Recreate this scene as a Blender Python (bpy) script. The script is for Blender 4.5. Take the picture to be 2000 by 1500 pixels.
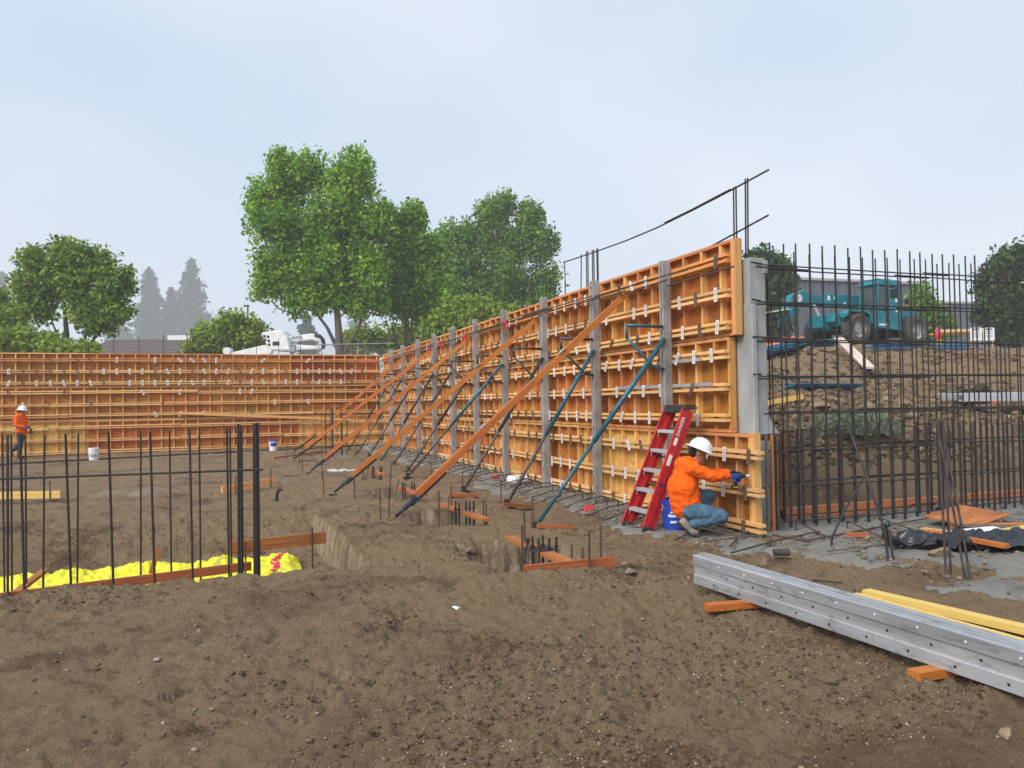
import bpy, math, random
import numpy as np
from mathutils import Vector, Matrix, Quaternion

for o in list(bpy.data.objects):
    bpy.data.objects.remove(o)
scene = bpy.context.scene
C = scene.collection
random.seed(7)
RNG = np.random.default_rng(11)
R = math.radians

# ------------------------------------------------------------------ camera
YAW, PITCH, ROLL, CAM_H, F_PX = 0.3544, 0.02328, -0.01576, 1.656, 1500.0
_f = Vector((math.sin(YAW) * math.cos(PITCH), math.cos(YAW) * math.cos(PITCH), math.sin(PITCH)))
_r = Vector((math.cos(YAW), -math.sin(YAW), 0))
_u = _r.cross(_f)
_r, _u = (math.cos(ROLL) * _r + math.sin(ROLL) * _u, -math.sin(ROLL) * _r + math.cos(ROLL) * _u)
cam_data = bpy.data.cameras.new('camera')
cam_data.sensor_fit = 'HORIZONTAL'
cam_data.sensor_width = 36.0
cam_data.lens = F_PX / 2000.0 * 36.0
cam_data.clip_start = 0.05
cam_data.clip_end = 3000
cam = bpy.data.objects.new('camera', cam_data)
C.objects.link(cam)
cam.matrix_world = Matrix(((_r.x, _u.x, -_f.x, 0), (_r.y, _u.y, -_f.y, 0), (_r.z, _u.z, -_f.z, CAM_H), (0, 0, 0, 1)))
scene.camera = cam
RT = Vector((math.cos(YAW), -math.sin(YAW), 0))       # horizontal right / forward of the viewpoint
FW = Vector((math.sin(YAW), math.cos(YAW), 0))

def far(px, depth):
    """ground position (x, y) of something seen in column px at that depth in metres"""
    a = RT * ((px - 1000) / F_PX * depth) + FW * depth
    return a.x, a.y
def farz(px, py, depth):
    d = _f + _r * ((px - 1000) / F_PX) + _u * ((750 - py) / F_PX)
    k = depth / (d.x * FW.x + d.y * FW.y)
    return CAM_H + d.z * k

# ------------------------------------------------------------------ sky, sun, exposure
SUN_EL, SUN_AZ = R(40), R(240)
world = bpy.data.worlds.new('World')
scene.world = world
world.use_nodes = True
nt = world.node_tree
nt.nodes.clear()
def wn(t, **k):
    n = nt.nodes.new(t)
    for a, b in k.items():
        setattr(n, a, b)
    return n
sky = wn('ShaderNodeTexSky', sky_type='NISHITA', sun_disc=False, sun_elevation=SUN_EL, sun_rotation=SUN_AZ,
         air_density=1.0, dust_density=3.0, ozone_density=1.5)
bg1 = wn('ShaderNodeBackground'); bg1.inputs[1].default_value = 0.05
nt.links.new(sky.outputs[0], bg1.inputs[0])
tcw = wn('ShaderNodeTexCoord')
mpw = wn('ShaderNodeMapping'); mpw.inputs['Scale'].default_value = (1.0, 1.0, 2.2); mpw.inputs['Location'].default_value = (0.9, 2.4, 0.2)
nt.links.new(tcw.outputs['Generated'], mpw.inputs[0])
nz = wn('ShaderNodeTexNoise'); nz.inputs['Scale'].default_value = 1.5; nz.inputs['Detail'].default_value = 5; nz.inputs['Roughness'].default_value = 0.45
nt.links.new(mpw.outputs[0], nz.inputs[0])
rp = wn('ShaderNodeValToRGB')
rp.color_ramp.elements[0].position = 0.34; rp.color_ramp.elements[0].color = (0.235, 0.286, 0.355, 1)
rp.color_ramp.elements[1].position = 0.66; rp.color_ramp.elements[1].color = (0.322, 0.35, 0.387, 1)
nt.links.new(nz.outputs[0], rp.inputs[0])
bg2 = wn('ShaderNodeBackground'); bg2.inputs[1].default_value = 1.0
nt.links.new(rp.outputs[0], bg2.inputs[0])
mx = wn('ShaderNodeMixShader'); mx.inputs[0].default_value = 0.92
nt.links.new(bg1.outputs[0], mx.inputs[1]); nt.links.new(bg2.outputs[0], mx.inputs[2])
wo = wn('ShaderNodeOutputWorld'); nt.links.new(mx.outputs[0], wo.inputs[0])

sd = bpy.data.lights.new('sun', 'SUN'); sd.energy = 1.5; sd.angle = R(35); sd.color = (1.0, 0.96, 0.9)
sun = bpy.data.objects.new('sun', sd); C.objects.link(sun)
_sv = Vector((math.sin(SUN_AZ) * math.cos(SUN_EL), math.cos(SUN_AZ) * math.cos(SUN_EL), math.sin(SUN_EL)))
sun.rotation_euler = (-_sv).to_track_quat('-Z', 'Y').to_euler()
sun.location = (0, 0, 60)

scene.view_settings.view_transform = 'Standard'
scene.view_settings.look = 'None'
scene.view_settings.gamma = 1.0
scene.view_settings.use_curve_mapping = False
scene.view_settings.exposure = 1.4
scene.render.engine = 'CYCLES'
scene.cycles.use_denoising = True
scene.cycles.max_bounces = 6
scene.cycles.diffuse_bounces = 3
scene.cycles.glossy_bounces = 2
scene.cycles.transmission_bounces = 4
scene.cycles.volume_bounces = 3
scene.cycles.transparent_max_bounces = 6
scene.cycles.sample_clamp_indirect = 4.0

# ------------------------------------------------------------------ materials
MATS = {}
class NT:
    def __init__(s, name):
        s.m = bpy.data.materials.new(name); s.m.use_nodes = True
        s.t = s.m.node_tree; s.t.nodes.clear()
        s.out = s.n('ShaderNodeOutputMaterial'); s.b = s.n('ShaderNodeBsdfPrincipled')
        s.l(s.b.outputs[0], s.out.inputs[0])
        MATS[name] = s.m
    def n(s, t, **k):
        n = s.t.nodes.new(t)
        for a, b in k.items(): setattr(n, a, b)
        return n
    def l(s, a, b): s.t.links.new(a, b)
    def coords(s, scale=(1, 1, 1), which='Object', rand=0.0):
        tc = s.n('ShaderNodeTexCoord'); mp = s.n('ShaderNodeMapping')
        mp.inputs['Scale'].default_value = scale
        s.l(tc.outputs[which], mp.inputs[0])
        if rand:
            oi = s.n('ShaderNodeObjectInfo'); mu = s.n('ShaderNodeMath', operation='MULTIPLY'); mu.inputs[1].default_value = rand
            s.l(oi.outputs['Random'], mu.inputs[0]); s.l(mu.outputs[0], mp.inputs['Location'])
        return mp.outputs[0]
    def noise(s, vec, scale, detail=4, rough=0.55, dist=0.0):
        n = s.n('ShaderNodeTexNoise'); n.inputs['Scale'].default_value = scale; n.inputs['Detail'].default_value = detail
        n.inputs['Roughness'].default_value = rough; n.inputs['Distortion'].default_value = dist
        s.l(vec, n.inputs['Vector']); return n.outputs[0]
    def ramp(s, fac, stops):
        r = s.n('ShaderNodeValToRGB'); e = r.color_ramp.elements
        while len(e) < len(stops): e.new(0.5)
        for i, (p, c) in enumerate(stops):
            e[i].position = p; e[i].color = (c[0], c[1], c[2], 1) if not isinstance(c, (int, float)) else (c, c, c, 1)
        s.l(fac, r.inputs[0]); return r.outputs[0]
    def mix(s, fac, a, b, blend='MIX'):
        m = s.n('ShaderNodeMix', data_type='RGBA', blend_type=blend)
        for k, v in ((0, fac), (6, a), (7, b)):
            if hasattr(v, 'is_linked'): s.l(v, m.inputs[k])
            else: m.inputs[k].default_value = v if not isinstance(v, tuple) else (v[0], v[1], v[2], 1)
        return m.outputs[2]
    def vary(s, col, lo=0.8, hi=1.2, hue=0.0):
        oi = s.n('ShaderNodeObjectInfo'); mr = s.n('ShaderNodeMapRange'); mr.inputs[3].default_value = lo; mr.inputs[4].default_value = hi
        s.l(oi.outputs['Random'], mr.inputs[0])
        h = s.n('ShaderNodeHueSaturation'); s.l(mr.outputs[0], h.inputs['Value']); s.l(col, h.inputs['Color'])
        if hue:
            wn_ = s.n('ShaderNodeTexWhiteNoise', noise_dimensions='1D'); s.l(oi.outputs['Random'], wn_.inputs['W'])
            m2 = s.n('ShaderNodeMapRange'); m2.inputs[3].default_value = 0.5 - hue; m2.inputs[4].default_value = 0.5 + hue
            s.l(wn_.outputs[0], m2.inputs[0]); s.l(m2.outputs[0], h.inputs['Hue'])
        return h.outputs[0]
    def bump(s, h, strength=0.3, dist=0.01):
        b = s.n('ShaderNodeBump'); b.inputs['Strength'].default_value = strength; b.inputs['Distance'].default_value = dist
        s.l(h, b.inputs['Height']); s.l(b.outputs[0], s.b.inputs['Normal'])
    def col(s, c):
        if hasattr(c, 'is_linked'): s.l(c, s.b.inputs['Base Color'])
        else: s.b.inputs['Base Color'].default_value = (c[0], c[1], c[2], 1)
    def set(s, rough=0.7, metal=0.0, spec=None):
        s.b.inputs['Roughness'].default_value = rough; s.b.inputs['Metallic'].default_value = metal
        if spec is not None: s.b.inputs['Specular IOR Level'].default_value = spec
        return s.m

def m_wood(name, dark, light, v=0.18, rough=0.65, hue=0.012, sc=1.0):
    s = NT(name)
    v1 = s.coords((1.6 * sc, 7, 7), rand=41.0)
    n1 = s.noise(v1, 1.0, 5, 0.6, 0.8)
    base = s.ramp(n1, [(0.3, dark), (0.62, light)])
    v2 = s.coords((2.5 * sc, 34, 34), rand=23.0)
    n2 = s.noise(v2, 1.0, 3, 0.6, 0.3)
    g = s.ramp(n2, [(0.3, 0.72), (0.6, 1.0)])
    c = s.mix(0.7, base, g, 'MULTIPLY')
    v3 = s.coords((9 * sc, 2.2, 2.2), rand=13.0)
    n3 = s.noise(v3, 1.0, 2, 0.5)
    dirt = s.ramp(n3, [(0.62, 0.0), (0.8, 0.55)])
    c = s.mix(dirt, c, (dark[0] * 0.45, dark[1] * 0.45, dark[2] * 0.5))
    v4 = s.coords((5 * sc, 3, 3), rand=57.0); n4 = s.noise(v4, 1.6, 5, 0.7, 0.6)
    c = s.mix(s.ramp(n4, [(0.64, 0.0), (0.74, 0.4)]), c, (0.42, 0.36, 0.29))
    s.col(s.vary(c, 1 - v, 1 + v, hue)); s.bump(n2, 0.25, 0.004)
    return s.set(rough, 0, 0.3)
m_wood('lumber', (0.60, 0.28, 0.085), (0.84, 0.47, 0.18), 0.22)
m_wood('lumber_waler', (0.68, 0.37, 0.13), (0.88, 0.57, 0.26), 0.2)
m_wood('lumber_red', (0.50, 0.18, 0.05), (0.74, 0.33, 0.11), 0.16)
m_wood('brace_wood', (0.34, 0.09, 0.018), (0.62, 0.205, 0.04), 0.1, 0.5, 0.006, 3.0)
m_wood('stained_board', (0.26, 0.075, 0.025), (0.52, 0.17, 0.05), 0.14, 0.6)
m_wood('lumber_yellow', (0.62, 0.40, 0.09), (0.80, 0.58, 0.18), 0.08)
m_wood('lumber_pale', (0.55, 0.42, 0.30), (0.72, 0.60, 0.48), 0.08)

s = NT('plywood')
v = s.coords((0.8, 0.8, 3.2), rand=31.0)
n1 = s.noise(v, 1.6, 5, 0.6, 1.6)
c = s.ramp(n1, [(0.28, (0.27, 0.082, 0.011)), (0.52, (0.43, 0.155, 0.022)), (0.74, (0.57, 0.25, 0.05))])
v2 = s.coords((1, 1, 1), rand=17.0)
n2 = s.noise(v2, 2.3, 3, 0.55, 0.4)
c = s.mix(s.ramp(n2, [(0.55, 0.0), (0.72, 0.6)]), c, (0.27, 0.11, 0.035))
vo = s.n('ShaderNodeTexVoronoi'); vo.inputs['Scale'].default_value = 5.5; s.l(v2, vo.inputs['Vector'])
c = s.mix(s.ramp(vo.outputs['Distance'], [(0.06, 0.75), (0.10, 0.0)]), c, (0.16, 0.06, 0.02))
s.col(s.vary(c, 0.72, 1.25, 0.016)); s.bump(n1, 0.12, 0.004); s.set(0.6, 0, 0.3)

s = NT('plywood_pale')
v = s.coords((0.8, 0.8, 3.2), rand=31.0)
n1 = s.noise(v, 1.6, 5, 0.6, 1.6)
c = s.ramp(n1, [(0.28, (0.50, 0.27, 0.06)), (0.52, (0.70, 0.42, 0.11)), (0.74, (0.78, 0.53, 0.18))])
s.col(s.vary(c, 0.9, 1.1, 0.01)); s.set(0.6, 0, 0.3)

def m_metal(name, c1, c2, rough, metal, sc=6.0, v=0.06, bump=0.1):
    s = NT(name)
    vv = s.coords((1, 1, 1), rand=9.0)
    n = s.noise(vv, sc, 6, 0.65)
    s.col(s.vary(s.ramp(n, [(0.35, c1), (0.65, c2)]), 1 - v, 1 + v))
    r = s.ramp(n, [(0.3, rough + 0.12), (0.7, rough - 0.05)]); s.l(r, s.b.inputs['Roughness'])
    s.b.inputs['Metallic'].default_value = metal
    if bump: s.bump(n, bump, 0.002)
    return s.m
m_metal('galv', (0.33, 0.34, 0.36), (0.48, 0.49, 0.51), 0.5, 0.45, 7)
m_metal('post_steel', (0.22, 0.205, 0.20), (0.40, 0.39, 0.38), 0.6, 0.25, 3.2, 0.1)
m_metal('clamp_zinc', (0.74, 0.75, 0.77), (0.88, 0.89, 0.9), 0.4, 0.2, 20)
m_metal('clamp_rust', (0.10, 0.07, 0.055), (0.22, 0.16, 0.12), 0.6, 0.3, 20)
m_metal('rebar', (0.022, 0.02, 0.021), (0.06, 0.05, 0.046), 0.6, 0.35, 14, 0.15, 0.3)
m_metal('rebar_rust', (0.05, 0.03, 0.024), (0.12, 0.07, 0.05), 0.7, 0.2, 14, 0.15, 0.3)
m_metal('teal_pipe', (0.012, 0.085, 0.12), (0.03, 0.15, 0.2), 0.45, 0.2, 9)
m_metal('dark_pipe', (0.03, 0.03, 0.035), (0.075, 0.07, 0.07), 0.5, 0.35, 9)
m_metal('brown_pipe', (0.06, 0.05, 0.045), (0.14, 0.12, 0.10), 0.6, 0.3, 9)
m_metal('navy_steel', (0.010, 0.014, 0.032), (0.022, 0.03, 0.06), 0.45, 0.2, 9)
m_metal('teal_paint', (0.0, 0.13, 0.175), (0.004, 0.20, 0.255), 0.38, 0.0, 3)
m_metal('teal_paint_dark', (0.004, 0.09, 0.115), (0.01, 0.13, 0.165), 0.42, 0.0, 3)
m_metal('black_steel', (0.012, 0.012, 0.013), (0.035, 0.034, 0.034), 0.5, 0.2, 6)
m_metal('white_paint', (0.62, 0.63, 0.64), (0.8, 0.8, 0.8), 0.4, 0.0, 3, 0.0, 0)
m_metal('grey_paint', (0.3, 0.31, 0.33), (0.4, 0.41, 0.43), 0.5, 0.0, 3)
m_metal('ladder_red', (0.42, 0.012, 0.014), (0.56, 0.024, 0.022), 0.4, 0.0, 5)
m_metal('aluminium', (0.55, 0.56, 0.58), (0.72, 0.73, 0.75), 0.4, 0.55, 9)
m_metal('rubber', (0.02, 0.019, 0.018), (0.06, 0.054, 0.048), 0.85, 0.0, 5)
m_metal('tyre', (0.035, 0.032, 0.03), (0.11, 0.095, 0.08), 0.9, 0.0, 3)
m_metal('blue_plastic', (0.008, 0.045, 0.36), (0.012, 0.06, 0.45), 0.4, 0.0, 4, 0.04, 0)
m_metal('white_plastic', (0.68, 0.69, 0.68), (0.8, 0.8, 0.79), 0.45, 0.0, 4, 0.04, 0)
m_metal('red_plastic', (0.5, 0.012, 0.02), (0.65, 0.02, 0.03), 0.5, 0.0, 4, 0.04, 0)
m_metal('yellow_paint', (0.62, 0.36, 0.01), (0.7, 0.42, 0.02), 0.5, 0.0, 4)
m_metal('glass_dark', (0.03, 0.05, 0.05), (0.05, 0.075, 0.075), 0.1, 0.0, 3, 0.0, 0)
m_metal('blue_rod', (0.01, 0.075, 0.15), (0.03, 0.14, 0.24), 0.5, 0.1, 9, 0.25)
m_metal('orange_rod', (0.5, 0.14, 0.05), (0.62, 0.22, 0.09), 0.6, 0.0, 9, 0.2)
m_metal('print_white', (0.75, 0.75, 0.76), (0.8, 0.8, 0.8), 0.5, 0.0, 4, 0.0, 0)
m_metal('print_dark', (0.05, 0.05, 0.06), (0.08, 0.08, 0.09), 0.5, 0.0, 4, 0.0, 0)
m_metal('print_green', (0.02, 0.3, 0.16), (0.03, 0.38, 0.2), 0.5, 0.0, 4, 0.0, 0)
m_metal('print_blue', (0.02, 0.03, 0.25), (0.03, 0.05, 0.3), 0.5, 0.0, 4, 0.0, 0)

s = NT('worn_aluminium')          # the long channels in the foreground: scuffed, streaked, a little mould
v = s.coords((0.5, 6, 6)); n = s.noise(v, 1.3, 6, 0.65, 0.4)
c = s.ramp(n, [(0.3, (0.27, 0.28, 0.30)), (0.62, (0.47, 0.48, 0.50))])
v2 = s.coords((2.5, 9, 9)); n2 = s.noise(v2, 2.2, 6, 0.7)
c = s.mix(s.ramp(n2, [(0.54, 0.0), (0.68, 0.7)]), c, (0.13, 0.115, 0.09))
v3 = s.coords((1.2, 3, 3)); n3 = s.noise(v3, 3.0, 4, 0.6)
c = s.mix(s.ramp(n3, [(0.68, 0.0), (0.72, 0.6)]), c, (0.17, 0.18, 0.05))
s.col(c); s.set(0.5, 0.4); s.bump(n2, 0.15, 0.002)

def m_earth(name, stops, damp_and_shade, sc=1.0, bumps=(0.5, 0.02)):
    s = NT(name)
    v = s.coords((1, 1, 1))
    n1 = s.noise(v, 0.55 * sc, 6, 0.62, 0.5)
    n2 = s.noise(v, 4.5 * sc, 8, 0.7, 0.3)
    n3 = s.noise(v, 38 * sc, 6, 0.75)
    a = s.n('ShaderNodeMath', operation='MULTIPLY_ADD'); a.inputs[1].default_value = 0.55; s.l(n2, a.inputs[0]); s.l(n1, a.inputs[2])
    b = s.n('ShaderNodeMath', operation='MULTIPLY_ADD'); b.inputs[1].default_value = 0.62; s.l(n3, b.inputs[0]); s.l(a.outputs[0], b.inputs[2])
    c = s.ramp(b.outputs[0], stops)
    n9 = s.noise(v, 0.23 * sc, 3, 0.5, 0.3)
    c = s.mix(s.ramp(n9, [(0.42, 0.0), (0.62, 0.55)]), c, s.mix(1.0, c, (0.97, 1.0, 1.05), 'MULTIPLY'))
    # trampled, darker damp patches and pale dry ones
    vd = s.coords((0.6, 1.2, 1)); n7 = s.noise(vd, 1.9 * sc, 4, 0.6, 0.6)
    c = s.mix(s.ramp(n7, [(0.50, 0.0), (0.64, 0.7)]), c, stops[-1][1])
    vs = s.coords((0.5, 1.3, 1)); n4 = s.noise(vs, 0.9 * sc, 4, 0.55, 0.9)
    c = s.mix(s.ramp(n4, [(0.54, 0.0), (0.68, 0.5)]), c, damp_and_shade)
    vo = s.n('ShaderNodeTexVoronoi'); vo.inputs['Scale'].default_value = 60 * sc; s.l(v, vo.inputs['Vector'])
    wn_ = s.n('ShaderNodeTexWhiteNoise', noise_dimensions='3D'); s.l(vo.outputs['Position'], wn_.inputs['Vector'])
    pick = s.n('ShaderNodeMath', operation='GREATER_THAN'); pick.inputs[1].default_value = 0.9; s.l(wn_.outputs[0], pick.inputs[0])
    dot = s.ramp(vo.outputs['Distance'], [(0.22, 1.0), (0.34, 0.0)])
    mu = s.n('ShaderNodeMath', operation='MULTIPLY'); s.l(pick.outputs[0], mu.inputs[0]); s.l(dot, mu.inputs[1])
    c = s.mix(mu.outputs[0], c, (0.34, 0.29, 0.22))
    vf = s.coords((1, 1.6, 1)); n5 = s.noise(vf, 55 * sc, 5, 0.7, 0.6); n6 = s.noise(vf, 2.6 * sc, 3, 0.5, 0.5)  # fine dark flecks: shade of tiny hollows painted into the colour, scattered at random
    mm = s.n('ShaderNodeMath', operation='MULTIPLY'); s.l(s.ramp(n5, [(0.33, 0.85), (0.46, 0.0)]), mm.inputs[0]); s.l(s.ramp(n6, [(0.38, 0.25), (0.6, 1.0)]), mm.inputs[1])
    c = s.mix(mm.outputs[0], c, (damp_and_shade[0] * .42, damp_and_shade[1] * .42, damp_and_shade[2] * .42))
    # freshly dug steep faces: paler subsoil with downward scrape marks
    ge = s.n('ShaderNodeNewGeometry'); sx_ = s.n('ShaderNodeSeparateXYZ'); s.l(ge.outputs['True Normal'], sx_.inputs[0])
    cut = s.ramp(sx_.outputs[2], [(0.30, 0.9), (0.44, 0.0)])
    vq = s.coords((9, 9, 1.5)); n8 = s.noise(vq, 1.6, 5, 0.7)
    c = s.mix(cut, c, s.ramp(n8, [(0.3, (stops[1][1][0] * .8, stops[1][1][1] * .85, stops[1][1][2] * .95)), (0.62, (0.42, 0.34, 0.235))]))
    s.col(c)
    h = s.n('ShaderNodeMath', operation='MULTIPLY_ADD'); h.inputs[1].default_value = 0.8; s.l(n3, h.inputs[0]); s.l(n2, h.inputs[2])
    s.bump(h.outputs[0], bumps[0], bumps[1])
    return s.set(0.92, 0, 0.15)
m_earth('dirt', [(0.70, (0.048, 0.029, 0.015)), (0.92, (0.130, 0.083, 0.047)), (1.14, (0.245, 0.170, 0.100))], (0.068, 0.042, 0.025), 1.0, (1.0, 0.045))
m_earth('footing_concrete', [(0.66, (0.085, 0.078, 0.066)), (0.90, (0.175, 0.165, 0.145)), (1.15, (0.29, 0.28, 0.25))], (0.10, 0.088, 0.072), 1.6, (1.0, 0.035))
s = NT('concrete')
v = s.coords((1, 1, 0.5)); n = s.noise(v, 3, 7, 0.65, 0.3)
c = s.ramp(n, [(0.3, (0.24, 0.25, 0.255)), (0.68, (0.40, 0.41, 0.41))])
v2 = s.coords((1, 1, 1)); vo = s.n('ShaderNodeTexVoronoi'); vo.inputs['Scale'].default_value = 9; s.l(v2, vo.inputs['Vector'])
c = s.mix(s.ramp(vo.outputs['Distance'], [(0.05, 0.7), (0.09, 0.0)]), c, (0.09, 0.09, 0.09))
s.col(c); s.set(0.85); s.bump(n, 0.3, 0.006)
def m_stone(name, a, b):
    s = NT(name)
    v = s.coords((1, 1, 1), rand=7.0); n = s.noise(v, 9, 5, 0.6)
    g = s.n('ShaderNodeNewGeometry')
    c = s.ramp(n, [(0.3, a), (0.7, b)])
    h = s.n('ShaderNodeHueSaturation'); mr = s.n('ShaderNodeMapRange'); mr.inputs[3].default_value = 0.6; mr.inputs[4].default_value = 1.4
    s.l(g.outputs['Random Per Island'], mr.inputs[0]); s.l(mr.outputs[0], h.inputs['Value']); s.l(c, h.inputs['Color'])
    s.col(h.outputs[0]); s.set(0.9, 0, 0.2); s.bump(n, 0.3, 0.004)
m_stone('pebble', (0.12, 0.095, 0.068), (0.26, 0.22, 0.165))
m_stone('grit', (0.15, 0.115, 0.075), (0.42, 0.36, 0.27))
m_stone('clod', (0.075, 0.048, 0.028), (0.15, 0.102, 0.062))
m_stone('rubble', (0.09, 0.064, 0.042), (0.25, 0.185, 0.115))

def m_cloth(name, c1, c2, sc=10, rough=0.85, bump=0.4, dist=0.012, spec=0.2):
    s = NT(name)
    v = s.coords((1, 1, 1)); n = s.noise(v, sc, 5, 0.6, 0.8)
    s.col(s.ramp(n, [(0.3, c1), (0.7, c2)])); s.bump(n, bump, dist); s.set(rough, 0, spec)
m_cloth('hoodie', (0.80, 0.095, 0.003), (0.92, 0.14, 0.006), 9)
m_cloth('jeans', (0.045, 0.095, 0.15), (0.10, 0.18, 0.26), 14)
m_cloth('dark_jeans', (0.02, 0.028, 0.045), (0.045, 0.06, 0.085), 14)
m_cloth('skin', (0.30, 0.135, 0.075), (0.38, 0.18, 0.105), 20, 0.55, 0.05)
m_cloth('hair', (0.006, 0.005, 0.005), (0.015, 0.012, 0.01), 40, 0.6)
m_cloth('boot', (0.19, 0.155, 0.12), (0.32, 0.27, 0.22), 18)
m_cloth('dark_boot', (0.02, 0.018, 0.016), (0.05, 0.045, 0.04), 18)
m_cloth('glove_blue', (0.008, 0.03, 0.17), (0.015, 0.05, 0.26), 20)
m_cloth('glove_black', (0.008, 0.008, 0.009), (0.025, 0.025, 0.027), 20)
m_cloth('hat_white', (0.72, 0.73, 0.74), (0.8, 0.8, 0.8), 4, 0.3, 0.02, 0.012, 0.5)
m_cloth('reflective', (0.45, 0.42, 0.38), (0.55, 0.52, 0.48), 6)
s = NT('yellow_tarp')
v = s.coords((1, 1, 1)); n = s.noise(v, 7, 5, 0.6, 0.8); n2 = s.noise(v, 2.2, 6, 0.65, 0.5); n3 = s.noise(v, 26, 3, 0.5, 1.2)
c = s.ramp(n, [(0.3, (0.74, 0.66, 0.0)), (0.7, (0.86, 0.80, 0.006))])
c = s.mix(s.ramp(n2, [(0.54, 0.0), (0.70, 0.75)]), c, (0.30, 0.22, 0.07))
s.col(c); s.bump(n3, 0.5, 0.02); s.set(0.4, 0, 0.45)
m_cloth('black_tarp', (0.008, 0.01, 0.013), (0.028, 0.032, 0.04), 6, 0.32, 0.5, 0.02, 0.6)
m_cloth('pink_paint', (0.7, 0.03, 0.10), (0.75, 0.05, 0.14), 6)
m_cloth('roof_shingle', (0.085, 0.068, 0.075), (0.15, 0.12, 0.125), 22, 0.9)
m_cloth('bark', (0.10, 0.085, 0.07), (0.19, 0.17, 0.14), 6, 0.9, 0.8, 0.03)
m_cloth('bark_dark', (0.03, 0.025, 0.022), (0.07, 0.055, 0.045), 6, 0.9, 0.8, 0.03)
m_cloth('dried_slurry', (0.15, 0.12, 0.085), (0.25, 0.21, 0.16), 3, 0.95, 0.6, 0.03, 0.05)
m_cloth('white_powder', (0.45, 0.45, 0.44), (0.62, 0.62, 0.6), 9)
m_cloth('cladding', (0.10, 0.11, 0.135), (0.13, 0.14, 0.165), 2, 0.6, 0.02)

def m_leaf(name, a, b, c):
    s = NT(name)
    at = s.n('ShaderNodeAttribute', attribute_name='tint')
    col = s.ramp(at.outputs['Fac'], [(0.0, a), (0.5, b), (1.0, c)])
    s.col(col); s.set(0.55, 0, 0.25)
    tr = s.n('ShaderNodeBsdfTranslucent'); s.l(col, tr.inputs[0])
    mxs = s.n('ShaderNodeMixShader'); mxs.inputs[0].default_value = 0.4
    s.l(s.b.outputs[0], mxs.inputs[1]); s.l(tr.outputs[0], mxs.inputs[2]); s.l(mxs.outputs[0], s.out.inputs[0])
m_leaf('leaf', (0.06, 0.17, 0.012), (0.19, 0.38, 0.02), (0.37, 0.56, 0.035))
m_leaf('leaf_mid', (0.055, 0.15, 0.022), (0.15, 0.30, 0.034), (0.27, 0.43, 0.055))
m_leaf('leaf_maple', (0.06, 0.13, 0.010), (0.18, 0.30, 0.018), (0.37, 0.48, 0.035))
m_leaf('leaf_bush', (0.13, 0.22, 0.02), (0.24, 0.34, 0.03), (0.35, 0.44, 0.06))
m_leaf('leaf_conifer', (0.012, 0.04, 0.022), (0.026, 0.066, 0.034), (0.045, 0.10, 0.05))
m_leaf('leaf_dark', (0.03, 0.07, 0.02), (0.065, 0.125, 0.03), (0.12, 0.20, 0.05))
m_leaf('leaf_sage', (0.13, 0.16, 0.11), (0.22, 0.26, 0.18), (0.32, 0.36, 0.27))

# ------------------------------------------------------------------ mesh helpers
def mesh_from(name, verts, faces, mat=None, smooth=False):
    me = bpy.data.meshes.new(name)
    me.from_pydata([tuple(v) for v in verts], [], [tuple(f) for f in faces])
    if mat: me.materials.append(MATS[mat])
    if smooth: me.polygons.foreach_set('use_smooth', [True] * len(me.polygons))
    me.update()
    return me
def mesh_np(name, V, Fc, mat, smooth=False):
    """V (n,3), Fc (m,k) integer array: fast path"""
    me = bpy.data.meshes.new(name)
    k = Fc.shape[1]; m = Fc.shape[0]
    me.vertices.add(len(V)); me.vertices.foreach_set('co', np.ascontiguousarray(V, np.float32).ravel())
    me.loops.add(m * k); me.loops.foreach_set('vertex_index', np.ascontiguousarray(Fc, np.int32).ravel())
    me.polygons.add(m); me.polygons.foreach_set('loop_start', np.arange(0, m * k, k, dtype=np.int32))
    me.polygons.foreach_set('loop_total', np.full(m, k, np.int32))
    if smooth: me.polygons.foreach_set('use_smooth', np.ones(m, bool))
    me.materials.append(MATS[mat])
    me.update(calc_edges=True)
    return me
def link(name, data, parent=None, loc=(0, 0, 0), rot=None, scale=None, **props):
    o = bpy.data.objects.new(name, data); C.objects.link(o)
    o.location = loc
    if rot is not None:
        if isinstance(rot, Quaternion):
            o.rotation_mode = 'QUATERNION'; o.rotation_quaternion = rot
        else: o.rotation_euler = rot
    if scale is not None: o.scale = scale
    if parent is not None: o.parent = parent
    for k, v_ in props.items(): o[k] = v_
    return o
def thing(name, label, cat, loc=(0, 0, 0), rot=None, group=None):
    o = link(name, None, None, loc, rot); o['label'] = label; o['category'] = cat
    if group: o['group'] = group
    return o
def tag(o, label, cat, group=None):
    o['label'] = label; o['category'] = cat
    if group: o['group'] = group
    return o
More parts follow.
